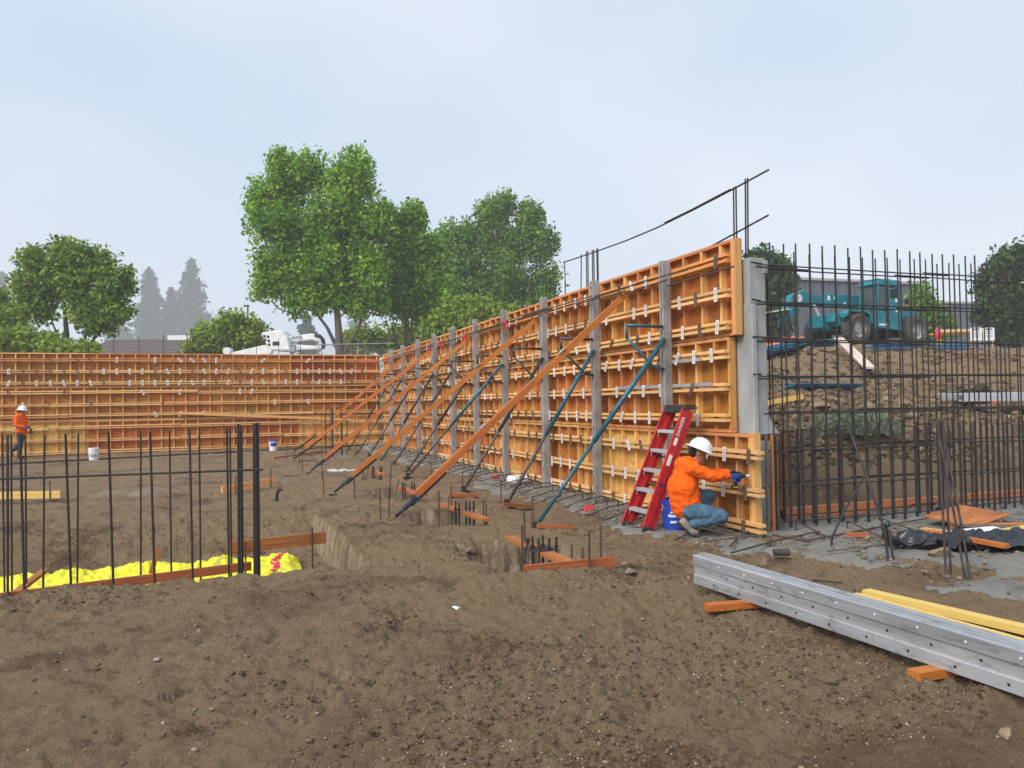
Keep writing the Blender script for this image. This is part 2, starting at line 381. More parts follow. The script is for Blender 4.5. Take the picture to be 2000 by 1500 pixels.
class MB:
    def __init__(s): s.v = []; s.f = []
    def quad(s, *p):
        n = len(s.v); s.v += [Vector(q) for q in p]; s.f.append(tuple(range(n, n + len(p)))); return s
    def box(s, c, d, rot=None):
        n = len(s.v); c = Vector(c)
        for x in (-.5, .5):
            for y in (-.5, .5):
                for z in (-.5, .5):
                    q = Vector((x * d[0], y * d[1], z * d[2]))
                    if rot: q = rot @ q
                    s.v.append(c + q)
        for f in ((0, 1, 3, 2), (4, 6, 7, 5), (0, 4, 5, 1), (2, 3, 7, 6), (0, 2, 6, 4), (1, 5, 7, 3)):
            s.f.append(tuple(n + i for i in f))
        return s
    def bar(s, p0, p1, w, h, up=(0, 0, 1)):
        p0, p1 = Vector(p0), Vector(p1); d = p1 - p0; L = d.length; x = d / L
        y = Vector(up).cross(x)
        if y.length < 1e-4: y = Vector((0, 1, 0)).cross(x)
        y.normalize(); z = x.cross(y)
        return s.box((p0 + p1) / 2, (L, w, h), Matrix((x, y, z)).transposed())
    def tube(s, pts, r, n=8, cap=True):
        pts = [Vector(p) for p in pts]; rr = r if isinstance(r, (list, tuple)) else [r] * len(pts)
        base = len(s.v); prev = None
        for i, p in enumerate(pts):
            if i == 0: t = pts[1] - p
            elif i == len(pts) - 1: t = p - pts[i - 1]
            else: t = (pts[i + 1] - p).normalized() + (p - pts[i - 1]).normalized()
            t.normalize()
            if prev is None:
                a = t.orthogonal().normalized()
            else:
                a = (prev - t * prev.dot(t)).normalized()
            prev = a; b = t.cross(a)
            for k in range(n):
                th = 2 * math.pi * k / n
                s.v.append(p + (a * math.cos(th) + b * math.sin(th)) * rr[i])
        for i in range(len(pts) - 1):
            for k in range(n):
                k2 = (k + 1) % n
                s.f.append((base + i * n + k, base + i * n + k2, base + (i + 1) * n + k2, base + (i + 1) * n + k))
        if cap:
            s.f.append(tuple(base + k for k in reversed(range(n))))
            s.f.append(tuple(base + (len(pts) - 1) * n + k for k in range(n)))
        return s
    def lathe(s, prof, n=24, axis='z', c=(0, 0, 0), close=True):
        base = len(s.v); c = Vector(c)
        for r, h in prof:
            for k in range(n):
                th = 2 * math.pi * k / n; a, b = r * math.cos(th), r * math.sin(th)
                q = {'z': (a, b, h), 'y': (a, h, b), 'x': (h, a, b)}[axis]
                s.v.append(c + Vector(q))
        m = len(prof)
        for i in range(m - 1):
            for k in range(n):
                k2 = (k + 1) % n
                s.f.append((base + i * n + k, base + i * n + k2, base + (i + 1) * n + k2, base + (i + 1) * n + k))
        if close:
            s.f.append(tuple(base + k for k in range(n))); s.f.append(tuple(base + (m - 1) * n + k for k in range(n)))
        return s
    def prism(s, poly, a, b, plane='xz'):
        """poly in a plane, extruded along the third axis from a to b"""
        def P(u, w, t): return {'xz': (u, t, w), 'xy': (u, w, t), 'yz': (t, u, w)}[plane]
        n = len(s.v); m = len(poly)
        s.v += [Vector(P(u, w, a)) for u, w in poly] + [Vector(P(u, w, b)) for u, w in poly]
        s.f.append(tuple(range(n, n + m))); s.f.append(tuple(range(n + 2 * m - 1, n + m - 1, -1)))
        for i in range(m):
            j = (i + 1) % m; s.f.append((n + i, n + m + i, n + m + j, n + j))
        return s
    def build(s, name, mat, parent=None, loc=(0, 0, 0), rot=None, smooth=False, bevel=0.0, **props):
        me = mesh_from(name, s.v, s.f, mat, smooth)
        import bmesh
        bm = bmesh.new(); bm.from_mesh(me); bmesh.ops.recalc_face_normals(bm, faces=bm.faces)
        if bevel:
            bmesh.ops.bevel(bm, geom=[e for e in bm.edges if len(e.link_faces) == 2 and e.calc_face_angle(0) > 0.5], offset=bevel, segments=1, affect='EDGES', clamp_overlap=True)
        bm.to_mesh(me); bm.free()
        if smooth: me.polygons.foreach_set('use_smooth', [True] * len(me.polygons))
        return link(name, me, parent, loc, rot, **props)

def unit_cube(mat): return mesh_from('board_' + mat, MB().box((0, 0, 0), (1, 1, 1)).v, MB().box((0, 0, 0), (1, 1, 1)).f, mat)
_cubes = {}
def board(name, p0, p1, w, t, mat, parent=None, up=(0, 0, 1), **props):
    """a straight board from p0 to p1: w across, t along 'up'"""
    if mat not in _cubes: _cubes[mat] = unit_cube(mat)
    p0, p1 = Vector(p0), Vector(p1); d = p1 - p0; L = d.length; x = d / L
    y = Vector(up).cross(x)
    if y.length < 1e-4: y = Vector((0, 1, 0)).cross(x)
    y.normalize(); z = x.cross(y)
    q = Matrix((x, y, z)).transposed().to_quaternion()
    return link(name, _cubes[mat], parent, (p0 + p1) / 2, q, (L, w, t), **props)
_rods = {}
def rod(name, p0, p1, r, mat='rebar', parent=None, **props):
    key = mat
    if key not in _rods:
        m = MB().tube([(0, 0, 0), (0, 0, 1)], 1.0, 7); _rods[key] = mesh_from('rod_' + mat, m.v, m.f, mat, False)
    p0, p1 = Vector(p0), Vector(p1); d = p1 - p0
    q = Vector((0, 0, 1)).rotation_difference(d.normalized())
    return link(name, _rods[key], parent, p0, q, (r, r, d.length), **props)
def text(name, body, size, mat, parent, loc, rot, **props):
    cu = bpy.data.curves.new(name, 'FONT'); cu.body = body; cu.size = size; cu.align_x = 'CENTER'; cu.align_y = 'CENTER'
    cu.extrude = 0.0015; cu.resolution_u = 2
    tmp = bpy.data.objects.new(name + '_tmp', cu)
    me = bpy.data.meshes.new_from_object(tmp); bpy.data.objects.remove(tmp)
    me.materials.clear(); me.materials.append(MATS[mat])
    return link(name, me, parent, loc, rot, **props)
ORD = ['first', 'second', 'third', 'fourth', 'fifth', 'sixth', 'seventh', 'eighth', 'ninth', 'tenth', 'eleventh', 'twelfth', 'thirteenth', 'fourteenth']

# ------------------------------------------------------------------ noise for terrain
def _hash(ix, iy, seed):
    h = (ix.astype(np.int64) * 374761393 + iy.astype(np.int64) * 668265263 + seed * 1442695041) & 0xffffffff
    h = ((h ^ (h >> 13)) * 1274126177) & 0xffffffff
    return ((h ^ (h >> 16)) & 0xffff) / 65535.0
def vnoise(x, y, seed=0):
    ix, iy = np.floor(x), np.floor(y); fx, fy = x - ix, y - iy
    fx = fx * fx * (3 - 2 * fx); fy = fy * fy * (3 - 2 * fy)
    a = _hash(ix, iy, seed); b = _hash(ix + 1, iy, seed); c = _hash(ix, iy + 1, seed); d = _hash(ix + 1, iy + 1, seed)
    return (a + (b - a) * fx) * (1 - fy) + (c + (d - c) * fx) * fy - 0.5
def fbm(x, y, f0, octv, seed=0, gain=0.5):
    s_ = 0.0; a = 1.0
    for i in range(octv):
        s_ = s_ + a * vnoise(x * f0 + 13.7 * i, y * f0 + 7.3 * i, seed + i); f0 *= 2.03; a *= gain
    return s_
def sst(x, a, b):
    t = np.clip((x - a) / (b - a), 0, 1); return t * t * (3 - 2 * t)
def lin(x, xs, ys): return np.interp(x, xs, ys)

_FR = np.zeros((600, 540)); _FX0, _FY0, _FD = -3.2, 1.6, 0.02
for _ in range(330):                                   # boot prints trodden into the dirt
    a_, b_, an_ = random.uniform(-2.6, 6.8), random.uniform(1.8, 13), random.gauss(0.3, 0.9)
    gx_, gy_ = np.meshgrid(_FX0 + np.arange(540) * _FD - a_, _FY0 + np.arange(600) * _FD - b_)
    m_ = (np.abs(gx_) < .3) & (np.abs(gy_) < .3)
    u_ = gx_[m_] * math.cos(an_) + gy_[m_] * math.sin(an_); w_ = -gx_[m_] * math.sin(an_) + gy_[m_] * math.cos(an_)
    rr_ = np.sqrt((u_ / .15) ** 2 + (w_ / (.05 + .012 * np.sign(u_))) ** 2)
    _FR[m_] += np.where(rr_ < 1, -.020 - .006 * np.sign(np.sin(u_ * 150)), .016 * np.exp(-((rr_ - 1.15) / .22) ** 2))
for ox_, an_ in ((0.6, .5), (2.1, .5), (-1.5, -.9)):      # tyre tracks
    gx_, gy_ = np.meshgrid(_FX0 + np.arange(540) * _FD - ox_, _FY0 + np.arange(600) * _FD - 4.0)
    w_ = -gx_ * math.sin(an_) + gy_ * math.cos(an_) + .12 * np.sin(gx_ * .8); u_ = gx_ * math.cos(an_) + gy_ * math.sin(an_)
    _FR += np.where(np.abs(w_) < .13, -.012 + .010 * np.sign(np.sin((u_ + np.abs(w_) * .8) * 42)), .014 * np.exp(-((np.abs(w_) - .17) / .035) ** 2)) * (np.abs(u_) < 4)
def foot_sample(x, y):
    i = np.clip((x - _FX0) / _FD, 0, 538.99); j = np.clip((y - _FY0) / _FD, 0, 598.99)
    inside = (x > _FX0) & (x < _FX0 + 538 * _FD) & (y > _FY0) & (y < _FY0 + 598 * _FD)
    i0, j0 = i.astype(int), j.astype(int); fi, fj = i - i0, j - j0
    v = (_FR[j0, i0] * (1 - fi) + _FR[j0, i0 + 1] * fi) * (1 - fj) + (_FR[j0 + 1, i0] * (1 - fi) + _FR[j0 + 1, i0 + 1] * fi) * fj
    return np.where(inside, v, 0.0)
PITS = [(2.5, 3.62, 7.02, 8.75, 0.55), (2.55, 3.6, 10.15, 11.95, 0.5), (2.6, 3.6, 13.3, 14.9, 0.35), (2.6, 3.6, 17.2, 18.9, 0.3)]
def ground_z(x, y, fine=True):
    x = np.asarray(x, float); y = np.asarray(y, float)
    w1 = fbm(x, y, 0.9, 3, 3) * 0.25; w2 = fbm(x, y, 0.9, 3, 9) * 0.25
    w3 = fbm(x, y, 5.0, 3, 5) * 0.10; w4 = fbm(x, y, 5.0, 3, 6) * 0.10
    z = fbm(x, y, 0.22, 3, 1) * 0.06
    # flat building pad stays close to zero
    act = 1 - sst(np.hypot(x, y), 30, 60)
    z = z * (0.4 + 0.6 * act)
    # trench for the grade beam on the left
    t = lin(y + w3, [7.98, 8.2, 8.5, 11.4, 11.7, 12.2, 12.6, 14.2], [0, -0.36, -0.50, -0.47, -0.38, -0.10, -0.04, 0])
    end = 1 - sst(x + w4 * 0.35 + 0.04 * np.maximum(0, y - 9), 1.27, 1.36)
    z = z + t * end * sst(x, -16, -15)
    lip = np.exp(-((y - 7.75 + w1) / 0.28) ** 2) * 0.0 + np.exp(-((y - 12.9 + w2) / 0.4) ** 2) * 0.05
    z = z + lip * end
    z = z + 0.10 * np.exp(-(((x - 1.75 + w1) / 0.45) ** 2)) * sst(y, 8.3, 9.2) * (1 - sst(y, 11.5, 13))
    # footing pits
    for (x0, x1, y0, y1, dp) in PITS:
        d = np.minimum(np.minimum(x + w3 * 1.4 - x0, x1 - x - w3 * 1.4), np.minimum(y + w4 * 1.4 - y0, y1 - y - w4 * 1.4))
        z = z - dp * sst(d, -0.12, 0.16)
        z = z + 0.06 * np.exp(-((d + 0.35) / 0.22) ** 2) * (0.6 + w1 * 3)
    # cut bank behind the rebar curtain, rising to the terrace
    prof_d = [0, 0.35, 0.95, 1.6, 4.0, 9.0, 17, 30]; prof_z = [0, 0.55, 1.0, 1.22, 1.75, 3.0, 3.85, 3.95]
    d = np.minimum(y - 9.35 + w2 * 0.9, (x - 7.0) * 1.35 + w1 * 0.9)
    e = lin(d, prof_d, prof_z)
    e = e + sst(d, 0.3, 3.0) * (fbm(x, y, 0.5, 4, 21) * 0.45) * (1 - sst(d, 11, 16) * 0.85)
    d2 = y - 32.3 + w1; e = np.maximum(e, lin(d2, [0, 1.2, 3, 40], [0, 2.4, 3.1, 3.5]))
    d3 = -11.5 - x + w1; e = np.maximum(e, lin(d3, [0, 2.0, 30], [0, 2.4, 3.1]) * sst(y, 4, 12))
    z = z + e
    if fine:
        steep = sst(d, 0.1, 1.5) * (1 - sst(d, 14, 20))
        z = z + fbm(x, y, 1.6, 3, 31) * 0.045 + fbm(x, y, 6.5, 4, 33, 0.65) * (0.045 + 0.05 * steep)
        rough = np.clip(0.35 + fbm(x, y, 0.8, 3, 41) * 1.5, 0.1, 1) * (1 - sst(np.hypot(x, y), 10, 18))
        z = z + (np.abs(fbm(x * 0.9, y * 1.3, 11, 3, 43, 0.65)) - 0.15) * -0.075 * rough + fbm(x, y, 19, 2, 47) * 0.024 * rough
        z = z + foot_sample(x, y)
        rut = np.abs(fbm(x * 0.45, y * 1.5, 1.9, 3, 37))
        z = z - 0.03 * np.exp(-(rut / 0.07) ** 2) * act
    return z
def gz(x, y): return float(ground_z(np.array([x]), np.array([y]))[0])

def spaced(segs):
    out = []
    for a, b, st0, st1 in segs:
        x = a; n = 0
        L = b - a
        while x < b - 1e-6:
            out.append(x); t = (x - a) / L; x += st0 + (st1 - st0) * t
    out.append(segs[-1][1]); return np.array(out)

# ================================================================== THE GROUND
xs = spaced([(-640, -30, 40, 5), (-30, -12, 5, 0.4), (-12, -3, 0.25, 0.05), (-3, -1.6, 0.05, 0.022), (-1.6, 5.2, 0.021, 0.021), (5.2, 6.6, 0.021, 0.05), (6.6, 20, 0.06, 0.14), (20, 60, 0.2, 5), (60, 640, 6, 40)])
ys = spaced([(-55, -6, 8, 1.5), (-6, 1.2, 1.0, 0.06), (1.2, 1.9, 0.06, 0.021), (1.9, 7.6, 0.021, 0.024), (7.6, 12.5, 0.024, 0.05), (12.5, 33, 0.05, 0.2), (33, 70, 0.2, 5), (70, 600, 6, 40)])
GX, GY = np.meshgrid(xs, ys)
GZ = ground_z(GX, GY)
nx, ny = len(xs), len(ys)
idx = np.arange(nx * ny).reshape(ny, nx)
FQ = np.stack([idx[:-1, :-1], idx[:-1, 1:], idx[1:, 1:], idx[1:, :-1]], -1).reshape(-1, 4)
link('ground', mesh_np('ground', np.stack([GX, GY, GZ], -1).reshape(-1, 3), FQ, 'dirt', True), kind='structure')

# rough grey concrete of the footing that the wall stands on: irregular edges that sink into the dirt
fx = np.arange(4.3, 13.6, 0.05); fy = np.concatenate([np.arange(3.2, 12, 0.05), np.arange(12, 31.3, 0.12)])
FX, FY = np.meshgrid(fx, fy)
edge = fbm(FX, FY, 0.8, 4, 51) * 0.75
xe = lin(FY, [3.2, 4.5, 5.5, 6.6, 7.4, 9, 31], [6.3, 5.75, 5.75, 5.3, 4.82, 4.85, 4.8])
dm = FX + edge - xe
dm = np.minimum(dm, np.where(FX < 6.35, 9.0, 8.75 + edge * 0.3 - FY))
dm = np.minimum(dm, 13.3 - FX)
patch = fbm(FX, FY, 1.1, 4, 61)                      # dirt tracked over the near concrete
dm = dm - np.maximum(0, patch - 0.0) * 2.8 * (1 - sst(FY, 6.2, 8.2))
base_g = ground_z(FX, FY, False)
top = np.clip(0.03 + fbm(FX, FY, 2.2, 4, 71, 0.6) * 0.05 + fbm(FX, FY, 9, 3, 73) * 0.03, -0.02, 0.09)
FZ = np.where(FX < 6.35, base_g, 0) + top * sst(dm, 0.0, 0.3) - 0.14 * (1 - sst(dm, -0.25, 0.12))
fn = np.arange(FX.size).reshape(FX.shape)
keep = (np.maximum.reduce([dm[:-1, :-1], dm[1:, :-1], dm[:-1, 1:], dm[1:, 1:]]) > -0.3).reshape(-1)
FF = np.stack([fn[:-1, :-1], fn[:-1, 1:], fn[1:, 1:], fn[1:, :-1]], -1).reshape(-1, 4)[keep]
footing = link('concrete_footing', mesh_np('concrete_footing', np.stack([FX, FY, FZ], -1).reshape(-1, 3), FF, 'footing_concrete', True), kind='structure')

# pebbles, crumbs of soil and rubble: too many to count, real geometry
_ico_v = []; _t = (1 + 5 ** .5) / 2
for a in (-1, 1):
    for b in (-_t, _t): _ico_v += [(0, a, b), (a, b, 0), (b, 0, a)]
ICO = np.array(_ico_v); ICO /= np.linalg.norm(ICO[0])
_tris = []
for i in range(12):
    for j in range(i + 1, 12):
        for k in range(j + 1, 12):
            if all(np.linalg.norm(ICO[p] - ICO[q]) < 1.1 for p, q in ((i, j), (j, k), (i, k))):
                n_ = np.cross(ICO[j] - ICO[i], ICO[k] - ICO[i])
                _tris.append((i, j, k) if n_ @ (ICO[i] + ICO[j] + ICO[k]) > 0 else (i, k, j))
ICOF = np.array(_tris)
def stones(P, sz, flat=0.6, jitter=0.35):
    n = len(P)
    D = 1 + (RNG.random((n, 12, 1)) - 0.5) * 2 * jitter
    S = np.stack([0.7 + 0.6 * RNG.random(n), 0.7 + 0.6 * RNG.random(n), flat * (0.6 + 0.8 * RNG.random(n))], -1)[:, None, :]
    V = ICO[None] * D * S * sz[:, None, None]
    a = RNG.random(n) * 6.283; c_, s_ = np.cos(a)[:, None], np.sin(a)[:, None]
    X = V[..., 0] * c_ - V[..., 1] * s_; Y_ = V[..., 0] * s_ + V[..., 1] * c_
    V = np.stack([X, Y_, V[..., 2]], -1) + P[:, None, :]
    Fc = (ICOF[None] + (np.arange(n) * 12)[:, None, None]).reshape(-1, 3)
    return V.reshape(-1, 3), Fc
def scatter(name, n, xr, yr, s0, s1, mat, dens=None, power=2.5, flat=0.6, sink=0.15, cull=None, lift=0.0):
    x = xr[0] + RNG.random(n) * (xr[1] - xr[0]); u = RNG.random(n)
    y = yr[0] + (yr[1] - yr[0]) * u ** 1.5
    if dens is not None:
        k = RNG.random(n) < dens(x, y); x, y = x[k], y[k]
    if cull is not None:
        k = ~cull(x, y); x, y = x[k], y[k]
    sz = s0 + (s1 - s0) * RNG.random(len(x)) ** power
    P = np.stack([x, y, ground_z(x, y) * (0.0 if lift else 1.0) + lift + sz * flat * (0.5 - sink)], -1)
    V, Fc = stones(P, sz, flat)
    return link(name, mesh_np(name, V, Fc, mat), kind='stuff')
clump = lambda x, y: np.clip(0.35 + fbm(x, y, 0.7, 3, 81) * 1.6, 0.04, 1)
OCT = np.array([(1, 0, 0), (-1, 0, 0), (0, 1, 0), (0, -1, 0), (0, 0, 1), (0, 0, -1)], float)
OCTF = np.array([(0, 2, 4), (2, 1, 4), (1, 3, 4), (3, 0, 4), (2, 0, 5), (1, 2, 5), (3, 1, 5), (0, 3, 5)])
def crumbs(name, n, xr, yr, s0, s1, mat, dens, power):
    x = xr[0] + RNG.random(n) * (xr[1] - xr[0]); y = yr[0] + (yr[1] - yr[0]) * RNG.random(n) ** 1.6
    k = (RNG.random(n) < dens(x, y)) & (np.abs(x - 0.37 * y) < 0.75 * y + 0.4); x, y = x[k], y[k]; n = len(x)
    sz = s0 + (s1 - s0) * RNG.random(n) ** power
    V = OCT[None] * (0.6 + 0.8 * RNG.random((n, 6, 1))) * sz[:, None, None]
    a = RNG.random(n) * 6.283; c_, s_ = np.cos(a)[:, None], np.sin(a)[:, None]
    V = np.stack([V[..., 0] * c_ - V[..., 1] * s_, V[..., 0] * s_ + V[..., 1] * c_, V[..., 2] * .7], -1) + np.stack([x, y, ground_z(x, y) + sz * .2], -1)[:, None, :]
    link(name, mesh_np(name, V.reshape(-1, 3), (OCTF[None] + (np.arange(n) * 6)[:, None, None]).reshape(-1, 3), mat), kind='stuff')
fine_c = lambda x, y: np.clip(0.22 + fbm(x, y, 0.9, 4, 85) * 2.4, 0.03, 1)
crumbs('grit', 52000, (-5, 6.5), (1.9, 11.5), 0.0025, 0.010, 'grit', fine_c, 2.0)
crumbs('soil_crumbs', 90000, (-5, 6.5), (1.9, 12.5), 0.004, 0.018, 'clod', fine_c, 2.5)
scatter('pebbles', 9000, (-4.5, 6.5), (1.9, 13.0), 0.004, 0.020, 'pebble', clump, 4.5)
scatter('soil_clods', 3500, (-4.5, 6.5), (1.9, 14.0), 0.004, 0.022, 'clod', clump, 4.5)
bank = lambda x, y: np.clip(0.5 + fbm(x, y, 0.6, 3, 91) * 1.5, 0.05, 1) * (np.minimum(y - 9.4, (x - 7) * 1.35) > 0.3) * (np.minimum(y - 9.4, (x - 7) * 1.35) < 9.5)
scatter('bank_rubble', 20000, (7.2, 24), (9.4, 19), 0.012, 0.085, 'rubble', bank, 4.5, 0.6, 0.35)
scatter('bank_clods', 14000, (7.2, 24), (9.4, 19), 0.015, 0.10, 'clod', bank, 3.5, 0.6, 0.35)
scatter('footing_crumbs', 9000, (4.9, 12), (4.2, 8.7), 0.006, 0.034, 'pebble', lambda x, y: np.where((y > 7.0) | (x > 5.9), 0.9, 0.0) * np.clip(.4 + fbm(x, y, 1.2, 3, 7) * 2, .08, 1), 3.5, lift=0.035)
scatter('footing_scree', 5000, (4.85, 5.9), (8.7, 22), 0.006, 0.03, 'pebble', lambda x, y: np.clip(.4 + fbm(x, y, 1.2, 3, 7) * 2, .08, 1), 3.5, lift=0.04)

# ================================================================== FORMWORK WALLS
WX, WTOP = 5.93, 3.66                         # outer stud face of the right-hand wall
ROWS = [3.41, 2.99, 2.575, 2.225, 1.80, 1.405, 0.975, 0.53, 0.11]
TIERS = [(0.0, 1.215), (1.225, 2.435), (2.445, 3.655)]
def ply_mesh(nm, L, Hh, axis, mat):
    m = MB().box((0, 0, 0), (0.018, L, Hh) if axis == 'y' else (L, 0.018, Hh)); return mesh_from(nm, m.v, m.f, mat)

def clamp_mesh(mat):
    """slotted wedge clamp hooked over a double waler; hangs in the local xz plane, face towards -y"""
    m = MB()
    w, h, t, sl = 0.056, 0.18, 0.012, 0.016
    m.box((-(w - sl) / 2, 0, 0), (sl, t, h)); m.box(((w - sl) / 2, 0, 0), (sl, t, h))
    m.box((0, 0, h / 2 - 0.013), (w - 2 * sl, t * 0.98, 0.026)); m.box((0, 0, -h / 2 + 0.011), (w - 2 * sl, t * 0.98, 0.022))
    m.box((0, 0.055, 0.055), (0.02, 0.1, 0.018))
    return mesh_from('clamp_' + mat, m.v, m.f, mat)
CL = {k: clamp_mesh(k) for k in ('clamp_zinc', 'clamp_rust')}

# ---- right-hand wall, running away from the viewer along y
rw = thing('formwork_wall', 'tall orange plywood formwork wall receding on the right, braced by posts and planks', 'formwork', (0, 0, 0))
Y0, Y1 = 7.97, 31.2
tier_y0 = [7.70, 8.12, 7.96]
plyM = {}
for ti, (z0, z1) in enumerate(TIERS):
    y = tier_y0[ti]; L0 = 2.44 - (0.6 if ti == 1 else 0)
    while y < Y1 - 0.1:
        L = min(L0, Y1 - y); L0 = 2.44
        key = round(L, 2)
        key = (key, 'plywood_pale' if random.random() < .14 else 'plywood')
        if key not in plyM: plyM[key] = ply_mesh('plywood', L - 0.006, 1.208, 'y', key[1])
        link('plywood_panel', plyM[key], rw, (WX + 0.099, y + L / 2, (z0 + z1) / 2))
        y += L
    # sill and head plates of the tier, in lengths
    for zz in (z0 + 0.019, z1 - 0.019):
        y = tier_y0[ti]; j = 0
        while y < Y1:
            L = min(4.88 if (j or ti != 1) else 3.2, Y1 - y); j += 1
            board('plate', (WX + 0.045, y + 0.003, zz), (WX + 0.045, y + L - 0.003, zz), 0.089, 0.038, random.choice(['lumber', 'lumber', 'lumber_red']), rw); y += L
    # studs between the plates
    y = tier_y0[ti] + 0.02; k = 0
    while y < Y1 - 0.05:
        wob = random.uniform(-0.008, 0.008)
        board('stud', (WX + 0.046, y + wob, z0 + 0.040), (WX + 0.046, y + wob + random.uniform(-.006, .006), z1 - 0.040), 0.038, 0.088, random.choice(['lumber', 'lumber', 'lumber_red']), rw, up=(1, 0, 0))
        step = 0.42 + random.uniform(-0.012, 0.012)
        if k == 0: step = 0.30
        y += step; k += 1
# printed grade stamps on the nearest sheets
for (yy, zz) in [(8.05, 3.12), (8.42, 3.1), (8.1, 2.7), (8.5, 2.72), (8.75, 2.72), (8.45, 1.65), (8.2, 1.98), (8.75, 1.62), (9.1, 2.7), (9.9, 2.75), (10.3, 1.6), (8.3, .75), (8.0, .7)]:
    st_ = MB(); w_, h_ = random.uniform(.09, .14), random.uniform(.08, .12)
    for (a, b, c_, d_) in ((0, h_ / 2, w_, .006), (0, -h_ / 2, w_, .006), (w_ / 2, 0, .006, h_), (-w_ / 2, 0, .006, h_), (0, h_ * .2, w_ * .6, .012), (0, -h_ * .05, w_ * .7, .008), (0, -h_ * .25, w_ * .5, .008)):
        st_.box((0, a, b), (.002, c_, d_))
    st_.build('grade_stamp', 'clamp_rust', rw, (WX + .0885, yy, zz))
# near-end posts of the panels
board('end_post', (WX + 0.035, 7.992, 2.45), (WX + 0.035, 7.992, 3.64), 0.07, 0.10, 'lumber', rw, up=(1, 0, 0))
board('end_post', (WX + 0.05, 7.73, 0.005), (WX + 0.05, 7.73, 1.235), 0.12, 0.09, 'lumber', rw, up=(1, 0, 0))
def row_start(z): return 7.47 if z < 1.2 else (8.10 if z < 2.44 else 8.03)
clamp_spots = []
for ri, z in enumerate(ROWS):
    y = row_start(z); j = 0
    while y < Y1:
        L = min(random.choice([3.66, 4.88, 4.27]), Y1 - y)
        dx = random.uniform(-0.006, 0.006); off = 0.25 if j == 0 and z > 1.2 else 0
        for s_ in (1, -1):
            zz = z + s_ * 0.034 + random.uniform(-.004, .004); a = random.uniform(0, 0.12) if (s_ > 0 and j) else random.uniform(0, 0.03)
            slope = random.uniform(-.012, .012)
            board('waler', (WX - 0.044 + dx, y + a, zz - slope), (WX - 0.044 + dx, y + L - 0.01, zz + slope), 0.084, 0.038,
                  'lumber_red' if ri == 0 else random.choice(['lumber_waler', 'lumber_waler', 'lumber_waler', 'lumber']), rw)
        y += L; j += 1
    y = row_start(z) + random.uniform(0.15, 0.3)
    while y < Y1 - 0.3:
        if random.random() < 0.86: clamp_spots.append((y + random.uniform(-0.04, 0.04), z))
        y += 0.42
# galvanised length of waler let in near the end
for (ya, yb, z) in ((8.35, 10.9, 1.845), (8.6, 9.7, 2.18)):
    MB().bar((WX - 0.098, ya, z), (WX - 0.098, yb, z), 0.012, 0.045).build('steel_strap', 'galv', rw)
clamp_spots.sort()
CROT = Quaternion((0, 0, 1), R(-90))       # clamp face (-y) turned to -x
for (y, z) in clamp_spots[:300]:
    near = y < 15
    zinc = random.random() < (0.6 if near else 0.35)
    tilt = random.choice([0, 0, 0, 0.1, -0.1, 0.5, -0.45]) + random.uniform(-.06, .06)
    link('clamp', CL['clamp_zinc' if zinc else 'clamp_rust'], rw, (WX - 0.105, y, z - 0.012), CROT @ Quaternion((0, 1, 0), tilt))
mb_z = MB()
for (y, z) in clamp_spots[300:]:
    mb_z.box((WX - 0.1, y, z - 0.01), (0.012, 0.045, 0.165), Matrix.Rotation(random.uniform(-.3, .3), 3, 'X'))
mb_z.build('far_clamps', 'clamp_rust', rw, kind='stuff')

# ---- back wall, running across the view along x
BY = 31.24
bw = thing('formwork_wall', 'long low-looking orange formwork wall across the back of the site', 'formwork', (0, 0, 0))
X0, X1 = -9.6, 5.82
plyB = {}
for ti, (z0, z1) in enumerate(TIERS):
    x = X0 - (0, 0.7, 0.3)[ti]
    while x < X1 - 0.1:
        L = min(2.44, X1 - x)
        mat = 'plywood_pale' if (ti == 0 and (x < -5.4 or x > 0.2)) else 'plywood'
        key = (round(L, 2), mat)
        if key not in plyB: plyB[key] = ply_mesh('plywood', L - 0.006, 1.208, 'x', mat)
        link('plywood_panel', plyB[key], bw, (x + L / 2, BY + 0.099, (z0 + z1) / 2)); x += L
    for zz in (z0 + 0.019, z1 - 0.019):
        x = X0
        while x < X1:
            L = min(4.88, X1 - x)
            board('plate', (x, BY + 0.045, zz), (x + L - 0.004, BY + 0.045, zz), 0.089, 0.038, random.choice(['lumber', 'lumber_red']), bw); x += L
    x = X0 + 0.1
    while x < X1 - 0.04:
        w_ = random.uniform(-.01, .01)
        board('stud', (x + w_, BY + 0.046, z0 + 0.04), (x + w_, BY + 0.046, z1 - 0.04), 0.038, 0.088, random.choice(['lumber', 'lumber', 'lumber_red']), bw, up=(0, 1, 0))
        x += 0.422
